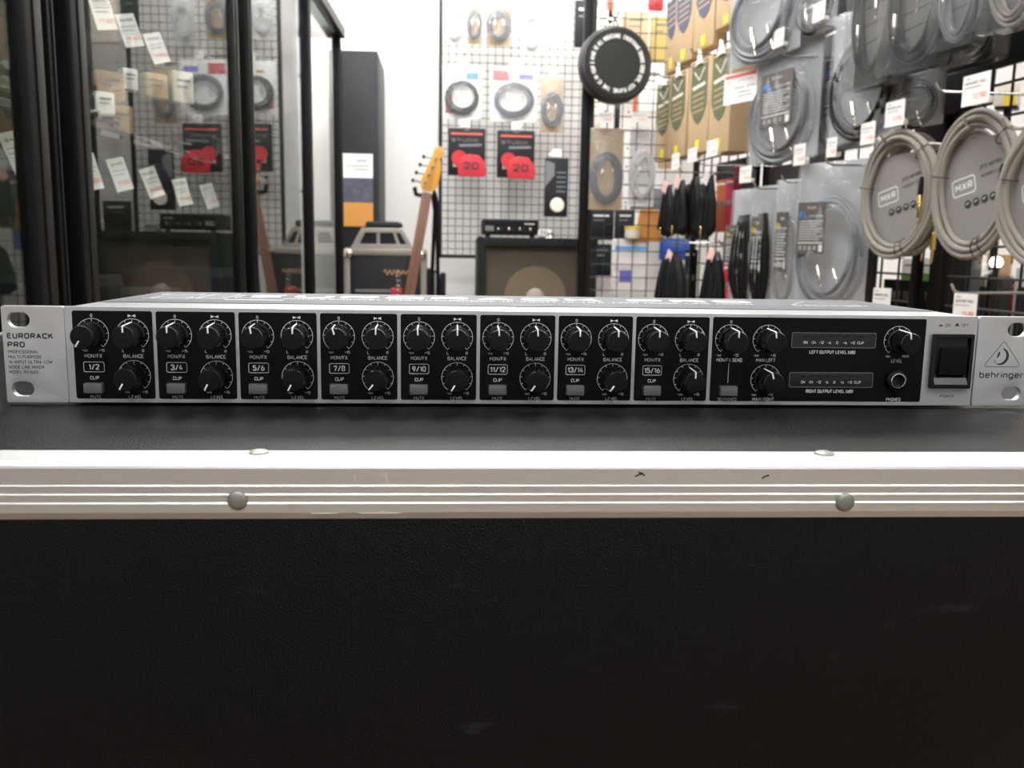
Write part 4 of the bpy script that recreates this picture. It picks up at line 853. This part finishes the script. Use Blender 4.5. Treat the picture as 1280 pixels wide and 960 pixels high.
def bag(x0, x1, y0, y1, off, label, kind=None, extra=8, cable=CABG, group='silver grey cable bags', back=BAGG, lab=(.28, .74, .25, .70), roll=0, dark=False):
    c, rz, w_, h_ = slot(x0, x1, y0, y1, off, extra)
    t = thing('cable_bag', label, 'cable bag', c, rz, group); t.rotation_euler.y = radians(roll); n = len(BKL); BKL.append(t)
    B().sheet(w_*.98, h_*.98, back, -.012, .004, y=.012, seed=n).obj('sleeve_back', t)
    r = w_*.024; b = B(); coil(b, 0, -h_*.60, w_*.38, h_*.33, r, 4, cable, y=.0, seed=n); b.obj('cable', t)
    if dark:
        b = B()
        for q in range(5): x = (q-2)*w_*.13; b.tube([(x*.5+w_*.1, -.008, -h_*.22), (x+w_*.1, -.014, -h_*.45), (x*1.15+w_*.08, -.014, -h_*.75), (x*.7+w_*.08, -.006, -h_*.93)], [w_*.05, w_*.07, w_*.07, w_*.04], CABK, 8)
        b.obj('folded_strands', t)
    b = B(); plug(b, -w_*.06, -.016, -h_*.70, -.3, NICK, w_*3.6); plug(b, w_*.12, -.006, -h_*.72, -.45, NICK, w_*3.4); b.obj('plug', t)
    if kind:
        a0_, a1_, z1_, z0_ = w_*(lab[0]-.5), w_*(lab[1]-.5), -h_*lab[2], -h_*lab[3]
        lb = B(); lb.box(a0_, a1_, -.0205, -.020, z0_, z1_, LABELG); lo = lb.obj('label_card', t)
        lw_ = a1_-a0_; lh = z1_-z0_; cx = (a0_+a1_)/2
        p = B(T(0, -.0212, 0)); p.st('Ex-pro', cx, z1_-lh*.10, lh*.065, INK, lw_*.3); p.st(kind, a0_+lw_*.22, z1_-lh*.24, lh*.12, CYAN if kind == 'FL' else YEL, lw_*.3, bold=.04)
        p.st('ELECTRIC CABLE', cx+lw_*.18, z1_-lh*.27, lh*.03, INK, lw_*.5)
        for q in range(8): p.ribbon([(a0_+lw_*.08, z1_-lh*(.37+.05*q)), (a1_-lw_*(.08+.1*(q % 3)), z1_-lh*(.37+.05*q))], lh*.014, INK)
        p.ribbon([(a0_+lw_*.06, z1_-lh*.79), (a1_-lw_*.06, z1_-lh*.79)], lh*.022, INK)
        for q in range(4): p.ribbon(circ(a0_+lw_*(.16+.17*q), z1_-lh*.89, lh*.03, 8), lh*.014, INK, cyc=True)
        p.box(a1_-lw_*.18, a1_-lw_*.06, -.0002, 0, z0_+lh*.04, z0_+lh*.17, INK)
        p.obj('label_printing', lo, smooth=False)
    B().sheet(w_, h_, BAGM, .026, .008, 16, 20, y=.004, seed=n+40).obj('clear_front', t)
    return t
OF = .22
bag(938, 1024, 52, 202, OF, 'clear silver cable bag with FL label, upper row, front one', 'FL')
bag(1022, 1096, 34, 190, OF-.10, 'silver cable bag with partly hidden FL label, upper row, right one', 'FL')
bag(914, 1000, -70, 74, OF+.05, 'silver bag with a dark cable loop at the top edge', None)
bag(996, 1046, -60, 42, OF, 'dark bag at the top edge between the clear bags', None, cable=CABK)
bag(1040, 1132, 4, 176, OF-.02, 'large shiny bag with silver plug below the black blister packs', None, cable=CABK)
bag(1112, 1178, 88, 160, OF-.06, 'clear bag showing behind two price tags', None, cable=CABK)
bag(996, 1088, 201, 388, OF, 'clear silver cable bag with FL label, lower row', 'FL', extra=14, lab=(.13, .53, .27, .62))
bag(970, 1003, 224, 388, OF, 'clear bag with yellow FA label, lower row, next to the FL bag', 'FA', extra=26)
bag(940, 972, 232, 388, OF, 'grey bag with yellow FA label, lower row, second from left', 'FA', cable=CABK, extra=12, dark=True)
bag(914, 952, 236, 386, OF, 'grey bag with yellow FA label, lower row, leftmost', 'FA', cable=CABK, dark=True, lab=(.05, .5, .3, .62))

# black blister packs, top right
def blister(x0, x1, y0, y1, off, label, cable=CABK, extra=8, two=True):
    c, rz, w_, h_ = slot(x0, x1, y0, y1, off, extra)
    t = thing('blister_pack', label, 'blister pack', c, rz, 'black blister packs'); n = len(BKL); BKL.append(t)
    B(T(0, .02, 0)).shape([rrect(-w_/2, -h_, w_/2, 0, w_*.08)], .003, DCARD).obj('backing_card', t)
    b = B(T(0, .017, 0)); b.shape([[(-w_*.25, -h_*.88), (w_*.25, -h_*.88), (w_*.36, -h_*.7), (w_*.36, -h_*.12), (-w_*.36, -h_*.12), (-w_*.36, -h_*.7)]], .001, mat('grey_insert', (.13, .13, .125), .5))
    for q in range(5): b.ribbon([(-w_*.32, -h_*(.2+.12*q)), (w_*.32, -h_*(.16+.12*q))], .0025, SLATE, y=-.001)
    b.obj('insert', t, smooth=False)
    b = B(); coil(b, 0, -h_*.5, w_*.36, h_*.40, w_*.030, 5, cable, y=.0, seed=n); b.obj('cable', t)
    if two: b = B(); plug(b, -w_*.25, -.012, -h_*.55, 0, NICK, w_*5, sleeve=BLK); plug(b, w_*.1, -.01, -h_*.4, .05, NICK, w_*5, sleeve=BLK); b.obj('plug', t)
    b = B(T(0, .0, 0)); b.shape([rrect(-w_/2, -h_, w_/2, 0, w_*.08), rrect(-w_/2+.003, -h_+.003, w_/2-.003, -.003, w_*.07)], .036, BLIST); b.shape([rrect(-w_/2, -h_, w_/2, 0, w_*.08)], .0012, BLIST, M=T(0, -.018, 0)); b.obj('clear_shell', t)
    return t
blister(1072, 1130, -80, 106, OF+.02, 'black blister pack with silver plug, leftmost at the top right')
blister(1115, 1190, -90, 86, OF+.06, 'large black blister pack with silver plug, second from left')
blister(1182, 1236, -110, 58, OF+.06, 'blister pack with dark woven loop, third from left', CABG)
blister(1244, 1310, -120, 34, OF+.06, 'blister pack with brown cable at the top right corner', WOVEN)
blister(1140, 1200, -60, 92, OF-.08, 'black blister pack half hidden behind the large one')
blister(1196, 1260, -60, 78, OF-.08, 'black blister pack half hidden behind the dark woven one', extra=2)

# woven cable bundles on grey cards
ties = [(-.36, .12), (.52, .34), (.10, -.47)]
def bundle(x0, x1, y0, y1, off, label, full=True, extra=8, seed=0, roll=0):
    c, rz, w_, h_ = slot(x0, x1, y0, y1, off, extra)
    t = thing('woven_cable_bundle', label, 'cable bundle', c-Vector((0, 0, h_/2)), rz, 'beige woven cable bundles'); t.rotation_euler.y = radians(roll)
    rx, rz2 = w_/2, h_/2; r = h_*.0215; b = B(); rnd = random.Random(seed)
    for q, (dr, dy) in enumerate(((0, 0), (.085, -.4), (.17, .3), (.06, 1.6), (.15, 2.0))):
        ph, am = rnd.uniform(0, 6), r*rnd.uniform(.2, .8)
        b.tube([((rx-r-dr*rx+am*.6*sin(3*a+ph))*cos(a), dy*r+am*sin(2*a+ph), (rz2-r-dr*rz2+am*.6*sin(2*a+ph))*sin(a)) for a in [2*pi*k/48 for k in range(48)]], r, WOVEN, 10, True)
    b.obj('cable', t)
    for a in (2.95, .75, -1.2, 4.9):
        x, z = (rx*.90-r)*cos(a), (rz2*.90-r)*sin(a); u = Vector((cos(a), 0, sin(a)))
        b = B(); b.tube([Vector((x, 0, z))+u*(r*3.2*cos(k*pi/8))+Vector((0, r*(.6+2.6*sin(k*pi/8)), 0)) for k in range(16)], r*.16, BLK, 6, True); b.obj('cable_tie', t)
    if full:
        k8 = []
        for q in range(40): a = 2*pi*q/40; k8.append((rx*.80*cos(a), rz2*.82*sin(a) if sin(a) < .75 else rz2*.62))
        B(T(0, r*1.5, 0)).shape([k8], .0015, MXRC).obj('card', t)
        p = B(T(0, r*1.5-.0012, 0) @ RY(radians(-11)))
        p.st('MXR', -rx*.28, rz2*.04, rz2*.10, INK, rx*.40, bold=.035); p.ribbon(rrect(-rx*.54, -rz2*.07, rx*-.02, rz2*.15, rz2*.04), rz2*.018, INK, cyc=True)
        p.st('pro series', rx*.36, rz2*.22, rz2*.07, INKK, rx*.48); p.st('woven cable', rx*.40, rz2*.10, rz2*.07, INKK, rx*.55)
        for q in range(4): p.shape([circ(-rx*.22+rx*.19*q, -rz2*.22, rx*.075, 16, rz2*.058)], .0006, INKK)
        for q in range(4): p.ribbon([(-rx*.25+rx*.19*q, -rz2*.22), (-rx*.19+rx*.19*q, -rz2*.2)], rz2*.012, INK, y=-.001)
        p.obj('card_printing', t, smooth=False)
    b = B(); s_ = h_*5.6; plug(b, rx*.70, -r*1.3, -rz2*.02, radians(3), GOLD, s_*.6, sleeve=BLK); b.obj('gold_plug', t)
    b = B(); plug(b, rx*.85 if full else rx*.3, r*3, -rz2*.60, radians(4), GOLD, s_*.62); b.obj('gold_plug', t)
    return t
bundle(1100, 1190, 165, 322, .10, 'beige woven cable bundle behind the left one', False, seed=11)
bundle(1185, 1262, 160, 326, .10, 'beige woven cable bundle behind the middle one', False, seed=12)
bundle(1079, 1174, 160, 326, .26, 'beige woven cable bundle on grey card, left of three', seed=3, roll=-2)
bundle(1170, 1280, 134, 326, .26, 'beige woven cable bundle on grey card, middle of three', seed=4, roll=-2)
bundle(1254, 1385, 134, 338, .29, 'beige woven cable bundle cut off by the right edge', seed=5)

# kraft boxes with pointed labels
def kbox(px, y0, y1, off, label, m, w_=.17, d=.075, extra=6, group='kraft boxes'):
    c, rz, _, h_ = slot(px-10, px+10, y0, y1, off, extra)
    t = thing('kraft_box', label, 'kraft box', c, rz, group)
    B().box(-w_/2, w_/2, 0, d, -h_, 0, KRAFT, .003).obj('carton', t)
    b = B(T(0, -.0015, 0)); b.shape([[(-w_*.40, -h_*.02), (w_*.40, -h_*.02), (w_*.40, -h_*.5), (w_*.2, -h_*.64), (0, -h_*.69), (-w_*.2, -h_*.64), (-w_*.40, -h_*.5)]], .0012, m)
    b.box(-w_*.08, w_*.12, -.0008, .0004, -h_*.97, -h_*.86, YEL)
    b.ribbon([(-w_*.36, -h_*.05), (w_*.36, -h_*.05)], .006, KRAFT, y=-.001); b.ribbon([(-w_*.25, -h_*.12), (0, -h_*.22), (w_*.25, -h_*.10)], .007, PAPERC, y=-.001)
    b.ribbon([(-w_*.3, -h_*.30), (w_*.3, -h_*.27)], .012, PAPERC, y=-.001)
    for q in range(4): b.ribbon([(-w_*.28, -h_*(.38+.06*q)), (w_*.28, -h_*(.36+.06*q))], .005, KRAFT, y=-.001)
    b.obj('box_printing', t, smooth=False)
    k_ = .035; b = B(); b.shape([[(-k_*.2, k_), (k_*.3, k_*.8), (k_*.5, 0), (k_*.9, -k_*.5), (0, -k_*.5), (-k_*.7, -k_*.7), (-k_*.3, 0)]], .006, PAPER, .001, T(0, -.006, 0)); b.obj('hang_tab', t, label='white plastic hang tab')
    return t
kbox(903, 62, 190, .2, 'kraft box with wide plain side, lower row, nearest the silver bags', OLIVE, .15, .10)
kbox(876, 74, 190, .22, 'kraft box with olive pointed label, lower row, second from the bags', OLIVE, .16, .05)
kbox(849, 90, 196, .2, 'kraft box with olive pointed label, lower row, third from the bags', OLIVE, .16, .08)
kbox(831, 102, 200, .2, 'kraft box with olive pointed label, lower row, leftmost', OLIVE, .16, .05)
kbox(934, 60, 186, .095, 'kraft box in the lower row half hidden by the red-banded sign', OLIVE, .13, .055)
kbox(912, -70, 30, .2, 'kraft box with navy label, upper row, nearest the bags', NAVY, .15, .08)
kbox(884, -60, 58, .2, 'kraft box with navy pointed label, upper row, middle', NAVY, .16, .05)
kbox(858, -40, 76, .2, 'kraft box with navy pointed label, upper row, left', NAVY, .16, .08, extra=6)
kbox(843, -40, 88, .2, 'kraft box with navy pointed label, upper row, leftmost', NAVY, .12, .05)

# hooks, tags
def rtag(x0, x1, y0, y1, off, label, price='2,780', band=False, extra=2, roll=0):
    c, rz, w_, h_ = slot(x0, x1, y0, y1, off, extra)
    t = price_tag(c, rz, w_, h_, label, price, band); t.rotation_euler.y = radians(roll)
    b = B(); b.box(-w_*.3, w_*.35, .002, .02, -h_*.98, -h_*.75, PAPERC, .002); b.obj('tag_clip', t)
    return t
rtag(906, 946, 90, 128, OF+.05, 'white sign with a red band hanging between kraft boxes and silver bags', band=True, extra=18)
rtag(1205, 1238, 92, 130, OF+.08, 'white price tag above the middle beige bundle', 'Y2,780')
rtag(1108, 1131, 126, 157, OF+.06, 'white price tag above the left beige bundle', 'Y2,780')
rtag(1077, 1094, 153, 180, OF+.05, 'small white price tag left of the beige bundles', 'Y1,780')
rtag(1257, 1282, 0, 26, OF+.1, 'white price tag at the right edge, top corner', 'Y2,480') if False else None
rtag(1193, 1222, 367, 402, OF+.1, 'white price tag low down above the mixer switch', 'Y3,300', extra=30)
rtag(1092, 1114, 360, 392, OF+.04, 'white price tag low down beside the dark sign', 'Y3,300', extra=30)
rtag(1017, 1031, 3, 26, OF+.05, 'small white price tag at the top edge near the silver bags', 'Y4,980')
rtag(968, 980, 36, 58, OF+.05, 'tiny white tag above the front FL bag', 'Y4,980')
rtag(993, 1007, 180, 206, OF+.05, 'small white price tag above the lower FL bag', 'Y5,400')
rtag(1034, 1046, 172, 196, OF+.05, 'small white tag between upper and lower silver bags', 'Y5,400')
rtag(925, 939, 208, 228, OF+.05, 'small white tag above the lower grey bags', 'Y5,400')
rtag(884, 897, 175, 195, OF+.05, 'little white tag under the kraft boxes, right', 'Y6,000')
rtag(860, 871, 185, 202, OF+.05, 'little white tag under the kraft boxes, middle', 'Y6,000')
rtag(840, 849, 192, 212, OF+.05, 'little white tag under the kraft boxes, left', 'Y6,000')
for i, (px, py, nm) in enumerate(((1215, 156, 'over the middle beige bundle'), (1110, 176, 'over the left beige bundle'), (1265, 158, 'at the right edge over the cut-off bundle'), (1010, 30, 'beside the top silver bag'), (985, 68, 'over the front FL bag'), (1040, 204, 'over the lower FL bag'), (985, 226, 'over the FA bags'), (950, 234, 'over the left FA bags'), (870, 66, 'between the kraft box rows, right'), (850, 82, 'between the kraft box rows, middle'), (830, 96, 'between the kraft box rows, left'), (880, 205, 'over the black straps, right'), (855, 214, 'over the black straps, left'), (1180, 112, 'below the large blister pack'), (1200, 364, 'low, at the lowest right tag'), (905, 305, 'under the black straps, right'), (862, 302, 'under the black straps, left'))):
    p = hit(px, py, RN, GRID_OFF-OF-.06)
    hook(p, RROT, 'steel grid hook of the right rack, %s' % nm, OF+.05, 'hooks of the right rack')
# black straps, coloured straps, low goods
def strap(x0, x1, y0, y1, off, label, m=CABK, tagm=PINK, extra=10, name='hanging_strap', plugs=True):
    c, rz, w_, h_ = slot(x0, x1, y0, y1, off, extra)
    t = thing(name, label, 'strap' if name != 'coiled_lead' else 'cable', c, rz, 'bunches hanging on the right rack')
    b = B(); rnd = random.Random(int(x0))
    for q in range(6):
        x = (q-2.5)*w_/7; k = rnd.uniform(.9, 1); b.tube([(x*.25, .0, 0), (x*.8, -.006*(q % 3), -h_*.15), (x*1.1, -.01*(q % 2), -h_*.5*k), (x*1.2, -.008, -h_*.85*k), (x*.9, 0, -h_*.95*k)], [w_*.06, w_*.10, w_*.12, w_*.12, w_*.07], m, 8)
    b.obj('strands', t)
    if tagm: b = B(); b.box(-.02, .02, -.02, -.018, -.03, .015, tagm, M=RY(.5)); b.obj('paper_tag', t, label='pale pink paper tag')
    if plugs: b = B(); plug(b, -w_*.2, -.02, -h_*.78, .1, GOLD, .8); b.obj('plug', t)
strap(828, 845, 232, 300, .2, 'bunch of black leads with gold plugs, leftmost by the orange pouch', name='coiled_lead')
strap(843, 862, 226, 298, .2, 'bunch of black leads with gold plugs, second from the orange pouch', name='coiled_lead')
strap(860, 880, 222, 302, .16, 'bunch of black leads with gold plugs, third from the orange pouch', tagm=None, name='coiled_lead')
strap(880, 898, 220, 300, .2, 'slim bunch of black leads with a white tag, beside the red strips', tagm=PAPER, name='coiled_lead')
strap(826, 858, 318, 385, .2, 'low bunch of black leads with pink tag, left', name='coiled_lead', plugs=False)
strap(882, 908, 316, 385, .2, 'low bunch of black leads with pink tag, right', name='coiled_lead', plugs=False)
for i, (x0, x1, y0, y1, m, nm) in enumerate(((896, 908, 225, 290, DORG, 'burnt orange'), (908, 918, 222, 288, CRIM, 'crimson'), (918, 928, 205, 240, CRIM, 'small crimson'), (856, 870, 312, 388, BLK, 'black'), (905, 915, 330, 388, RED, 'bright red'), (928, 942, 212, 240, NAVY, 'navy'))):
    c, rz, w_, h_ = slot(x0, x1, y0, y1, .06, 6)
    t = thing('hanging_strip', '%s packet hanging deep in the right rack' % nm, 'packet', c, rz, 'coloured packets deep in the rack')
    B().box(-w_/2, w_/2, 0, .012, -h_, 0, m, .003).obj('packet', t); b = B(T(0, -.001, 0)); b.box(-w_*.4, w_*.4, 0, .0006, -h_*.5, -h_*.42, INKG); b.box(-w_*.4, w_*.4, 0, .0006, -h_*.1, -h_*.06, PAPER); b.obj('packet_printing', t, smooth=False)
# dark packs added behind the bags to keep the gaps in the rack dark
for i, (x0, x1, y0, y1, m) in enumerate(((950, 990, -60, 40, SLATE), (1034, 1072, -50, 30, DCARD), (1092, 1150, 60, 150, DCARD), (1150, 1185, 70, 180, DCARD), (940, 975, 40, 110, DCARD), (1010, 1050, 190, 380, SLATE), (1086, 1104, 190, 390, DCARD), (960, 1010, 205, 380, SLATE), (1060, 1085, 10, 60, SLATE), (1150, 1242, 30, 140, DCARD), (895, 935, 200, 225, SLATE), (1240, 1290, -20, 80, DCARD))):
    c, rz, w_, h_ = slot(x0, x1, y0, y1, .03, 0)
    t = thing('dark_filler_pack', 'dark flat pack added to darken the depth of the right rack, %s' % ['top, over the FL bags', 'top middle', 'under the blister packs', 'beside the broad upright', 'behind the red-banded sign', 'behind the lower FL bag', 'narrow, left of the beige bundles', 'behind the lower FA bags', 'small one at the top', 'over the middle beige bundle', 'under the kraft boxes', 'top right corner'][i], 'flat pack', c, rz, 'dark flat packs added to darken the rack')
    B().box(-w_/2, w_/2, 0, .012, -h_, 0, m, .003).obj('sleeve', t); b = B(T(0, -.001, 0))
    for q in range(4): b.ribbon([(-w_*.35, -h_*(.25+.1*q)), (w_*.3, -h_*(.25+.1*q))], h_*.02, INKG)
    b.obj('sleeve_printing', t, smooth=False)

# ---- the next aisle, seen through the near grid
def far(px0, px1, py0, py1, off, name, label, cat, build, extra=45):
    c, rz, w_, h_ = slot(px0, px1, py0, py1, -off, extra)
    if name in ('stage_speaker', 'wooden_panel', 'storage_unit'): h_ = c.z-FZ
    t = thing(name, label, cat, c, rz); build(t, w_, h_)
    if name in ('shelf_carton', 'fire_extinguisher', 'spot_lamp'):
        zt_ = c.z-h_-(.0 if name != 'spot_lamp' else -.0); q = rz; d = .04 if name == 'shelf_carton' else 0
        base = Vector((c.x-sin(q)*d, c.y+cos(q)*d, FZ))
        p = thing('display_stand', 'slim black stand carrying the %s' % label.replace(' seen through the grid', '').replace(' behind the beige bundles', '').replace(' behind the grid', '').replace(' on a white arm', ''), 'stand', base, rz)
        hh = zt_-FZ; B().lathe([(.009, .012), (.009, hh-.006)], BLKM, None, 12).obj('pole', p); B().lathe([(.045, 0), (.045, .012), (.012, .02)], BLKM, None, 24).obj('foot', p)
        B().box(-w_*.45, w_*.45, -.035, .035, hh-.007, hh, BLKM, .001).obj('tray', p)
    return t
def f_speaker(t, w_, h_):
    B().box(-w_/2, w_/2, 0, .25, -h_, 0, TOLEX, .01).obj('cabinet', t); B(T(0, -.001, -h_*.5)).shape([rrect(-w_*.42, -h_*.44, w_*.42, h_*.44, .01)], .006, SLATE).obj('grille', t); B().box(-w_*.1, w_*.1, .08, .14, 0, .012, BLK, .004).obj('handle', t)
far(1176, 1212, 322, 470, .22, 'stage_speaker', 'tall black speaker seen through the grid under the beige bundles', 'speaker', f_speaker)
far(1216, 1254, 346, 470, .62, 'stage_speaker', 'black speaker with slanted side at the far right behind the grid', 'speaker', f_speaker)
def f_sign(t, w_, h_):
    B().box(-w_/2, w_/2, 0, .01, -h_, 0, BLK, .002).obj('board', t); p = B(T(0, -.001, 0))
    for q, s_ in enumerate(('BUILT TO CUT TO', 'ARTICULATE RESPONSE', 'IN EVERY LIVE SET')): B(T(0, -.001, 0)).st(s_, 0, -.045-.052*q, .024, INKG, w_*.85, bold=.02).obj('lettering_row', t, smooth=False)
far(1104, 1170, 350, 440, .14, 'black_sign', 'black sign board with rows of grey capital letters behind the price tag', 'sign', f_sign, 20)
def f_whitebox(t, w_, h_):
    B().box(-w_/2, w_/2, 0, .08, -h_, 0, PAPER, .004).obj('carton', t); b = B(T(0, -.001, 0)); b.box(-w_/2, w_/2, 0, .0006, -h_, -h_*.62, GREEN); b.ribbon([(-w_*.3, -h_*.3), (w_*.3, -h_*.3)], h_*.06, INKG); b.obj('carton_printing', t, smooth=False)
far(1128, 1146, 322, 354, .3, 'shelf_carton', 'white and green carton seen through the grid, left', 'carton', f_whitebox)
far(1150, 1168, 322, 354, .3, 'shelf_carton', 'white and green carton seen through the grid, right', 'carton', f_whitebox)
def f_olive(t, w_, h_):
    B().box(-w_/2, w_/2, 0, .08, -h_, 0, PAPER, .004).obj('carton', t); b = B(T(0, -.001, 0)); b.box(-w_/2, w_/2, 0, .0006, -h_, -h_*.55, OLIVE); b.box(-w_*.45, -w_*.1, 0, .0006, -h_*.45, -h_*.2, BLK); b.obj('carton_printing', t, smooth=False)
far(1212, 1234, 330, 358, .5, 'shelf_carton', 'white and olive carton under the small lamp behind the grid', 'carton', f_olive)
def f_lamp(t, w_, h_):
    b = B(T(0, 0, -h_/2)); b.lathe([(.001, -.02), (.014, -.014), (.02, 0), (.014, .014), (.001, .02)], mat('lamp_bulb', (1, .97, .9), .4, emit=((1, .93, .8), 4)), None, 20); b.obj('bulb', t, label='glowing white bulb')
    b = B(); b.tube([(0, 0, -h_), (0, 0, -h_/2-.018)], .006, PAPER); b.tube([(0, 0, -h_/2-.025), (-.05, 0, -h_/2-.05), (-.16, 0, -h_/2-.055)], .006, PAPER); b.obj('arm', t)
far(1240, 1252, 322, 334, .5, 'spot_lamp', 'small glowing lamp on a white arm behind the beige bundles', 'lamp', f_lamp)
def f_tan(t, w_, h_):
    B().box(-w_/2, w_/2, 0, .1, -h_, 0, TAN, .004).obj('panel', t); b = B(T(0, -.001, 0)); [b.ribbon([(-w_/2, -h_*(.1+.12*q)), (w_/2, -h_*(.1+.12*q))], .003, KRAFTD) for q in range(7)]; b.obj('plank_lines', t, smooth=False)
far(1234, 1262, 318, 470, .8, 'wooden_panel', 'tan wooden panel at the far right behind the grid', 'panel', f_tan)
def f_ext(t, w_, h_):
    r = w_/2; B().lathe([(r*.9, -h_), (r, -h_*.95), (r, -h_*.25), (r*.6, -h_*.1), (r*.3, -h_*.02), (.001, 0)], RED, None, 24).obj('cylinder', t); b = B(); b.tube([(0, 0, 0), (r*1.4, 0, -.01), (r*1.6, 0, -h_*.5)], .006, BLK); b.obj('hose', t); B(T(0, 0, -.01)).lathe([(r*.25, 0), (r*.3, .03), (.001, .035)], STEEL, None, 14).obj('valve', t)
far(1262, 1269, 352, 392, .9, 'fire_extinguisher', 'slim red cylinder at the far right behind the grid', 'extinguisher', f_ext)
def f_dark(t, w_, h_):
    B().box(-w_/2, w_/2, 0, .3, -h_, 0, CONC, .004).obj('block', t); B(T(0, -.001, 0)).shape([rrect(-w_*.4, -h_*.9, w_*.4, -h_*.1, .01)], .004, SLATE).obj('front', t)
far(1270, 1310, 335, 470, .8, 'storage_unit', 'pale storage unit with dark front at the right edge', 'storage unit', f_dark)
def f_yel(t, w_, h_):
    B().box(-w_/2, w_/2, 0, .06, -h_, 0, PAPERC, .004).obj('carton', t); B(T(0, -.001, 0)).box(-w_*.1, w_*.4, 0, .0006, -h_, -h_*.5, YEL).obj('carton_printing', t, smooth=False)
far(1244, 1275, 104, 132, .5, 'shelf_carton', 'pale and yellow carton seen through the grid above the bundles', 'carton', f_yel)
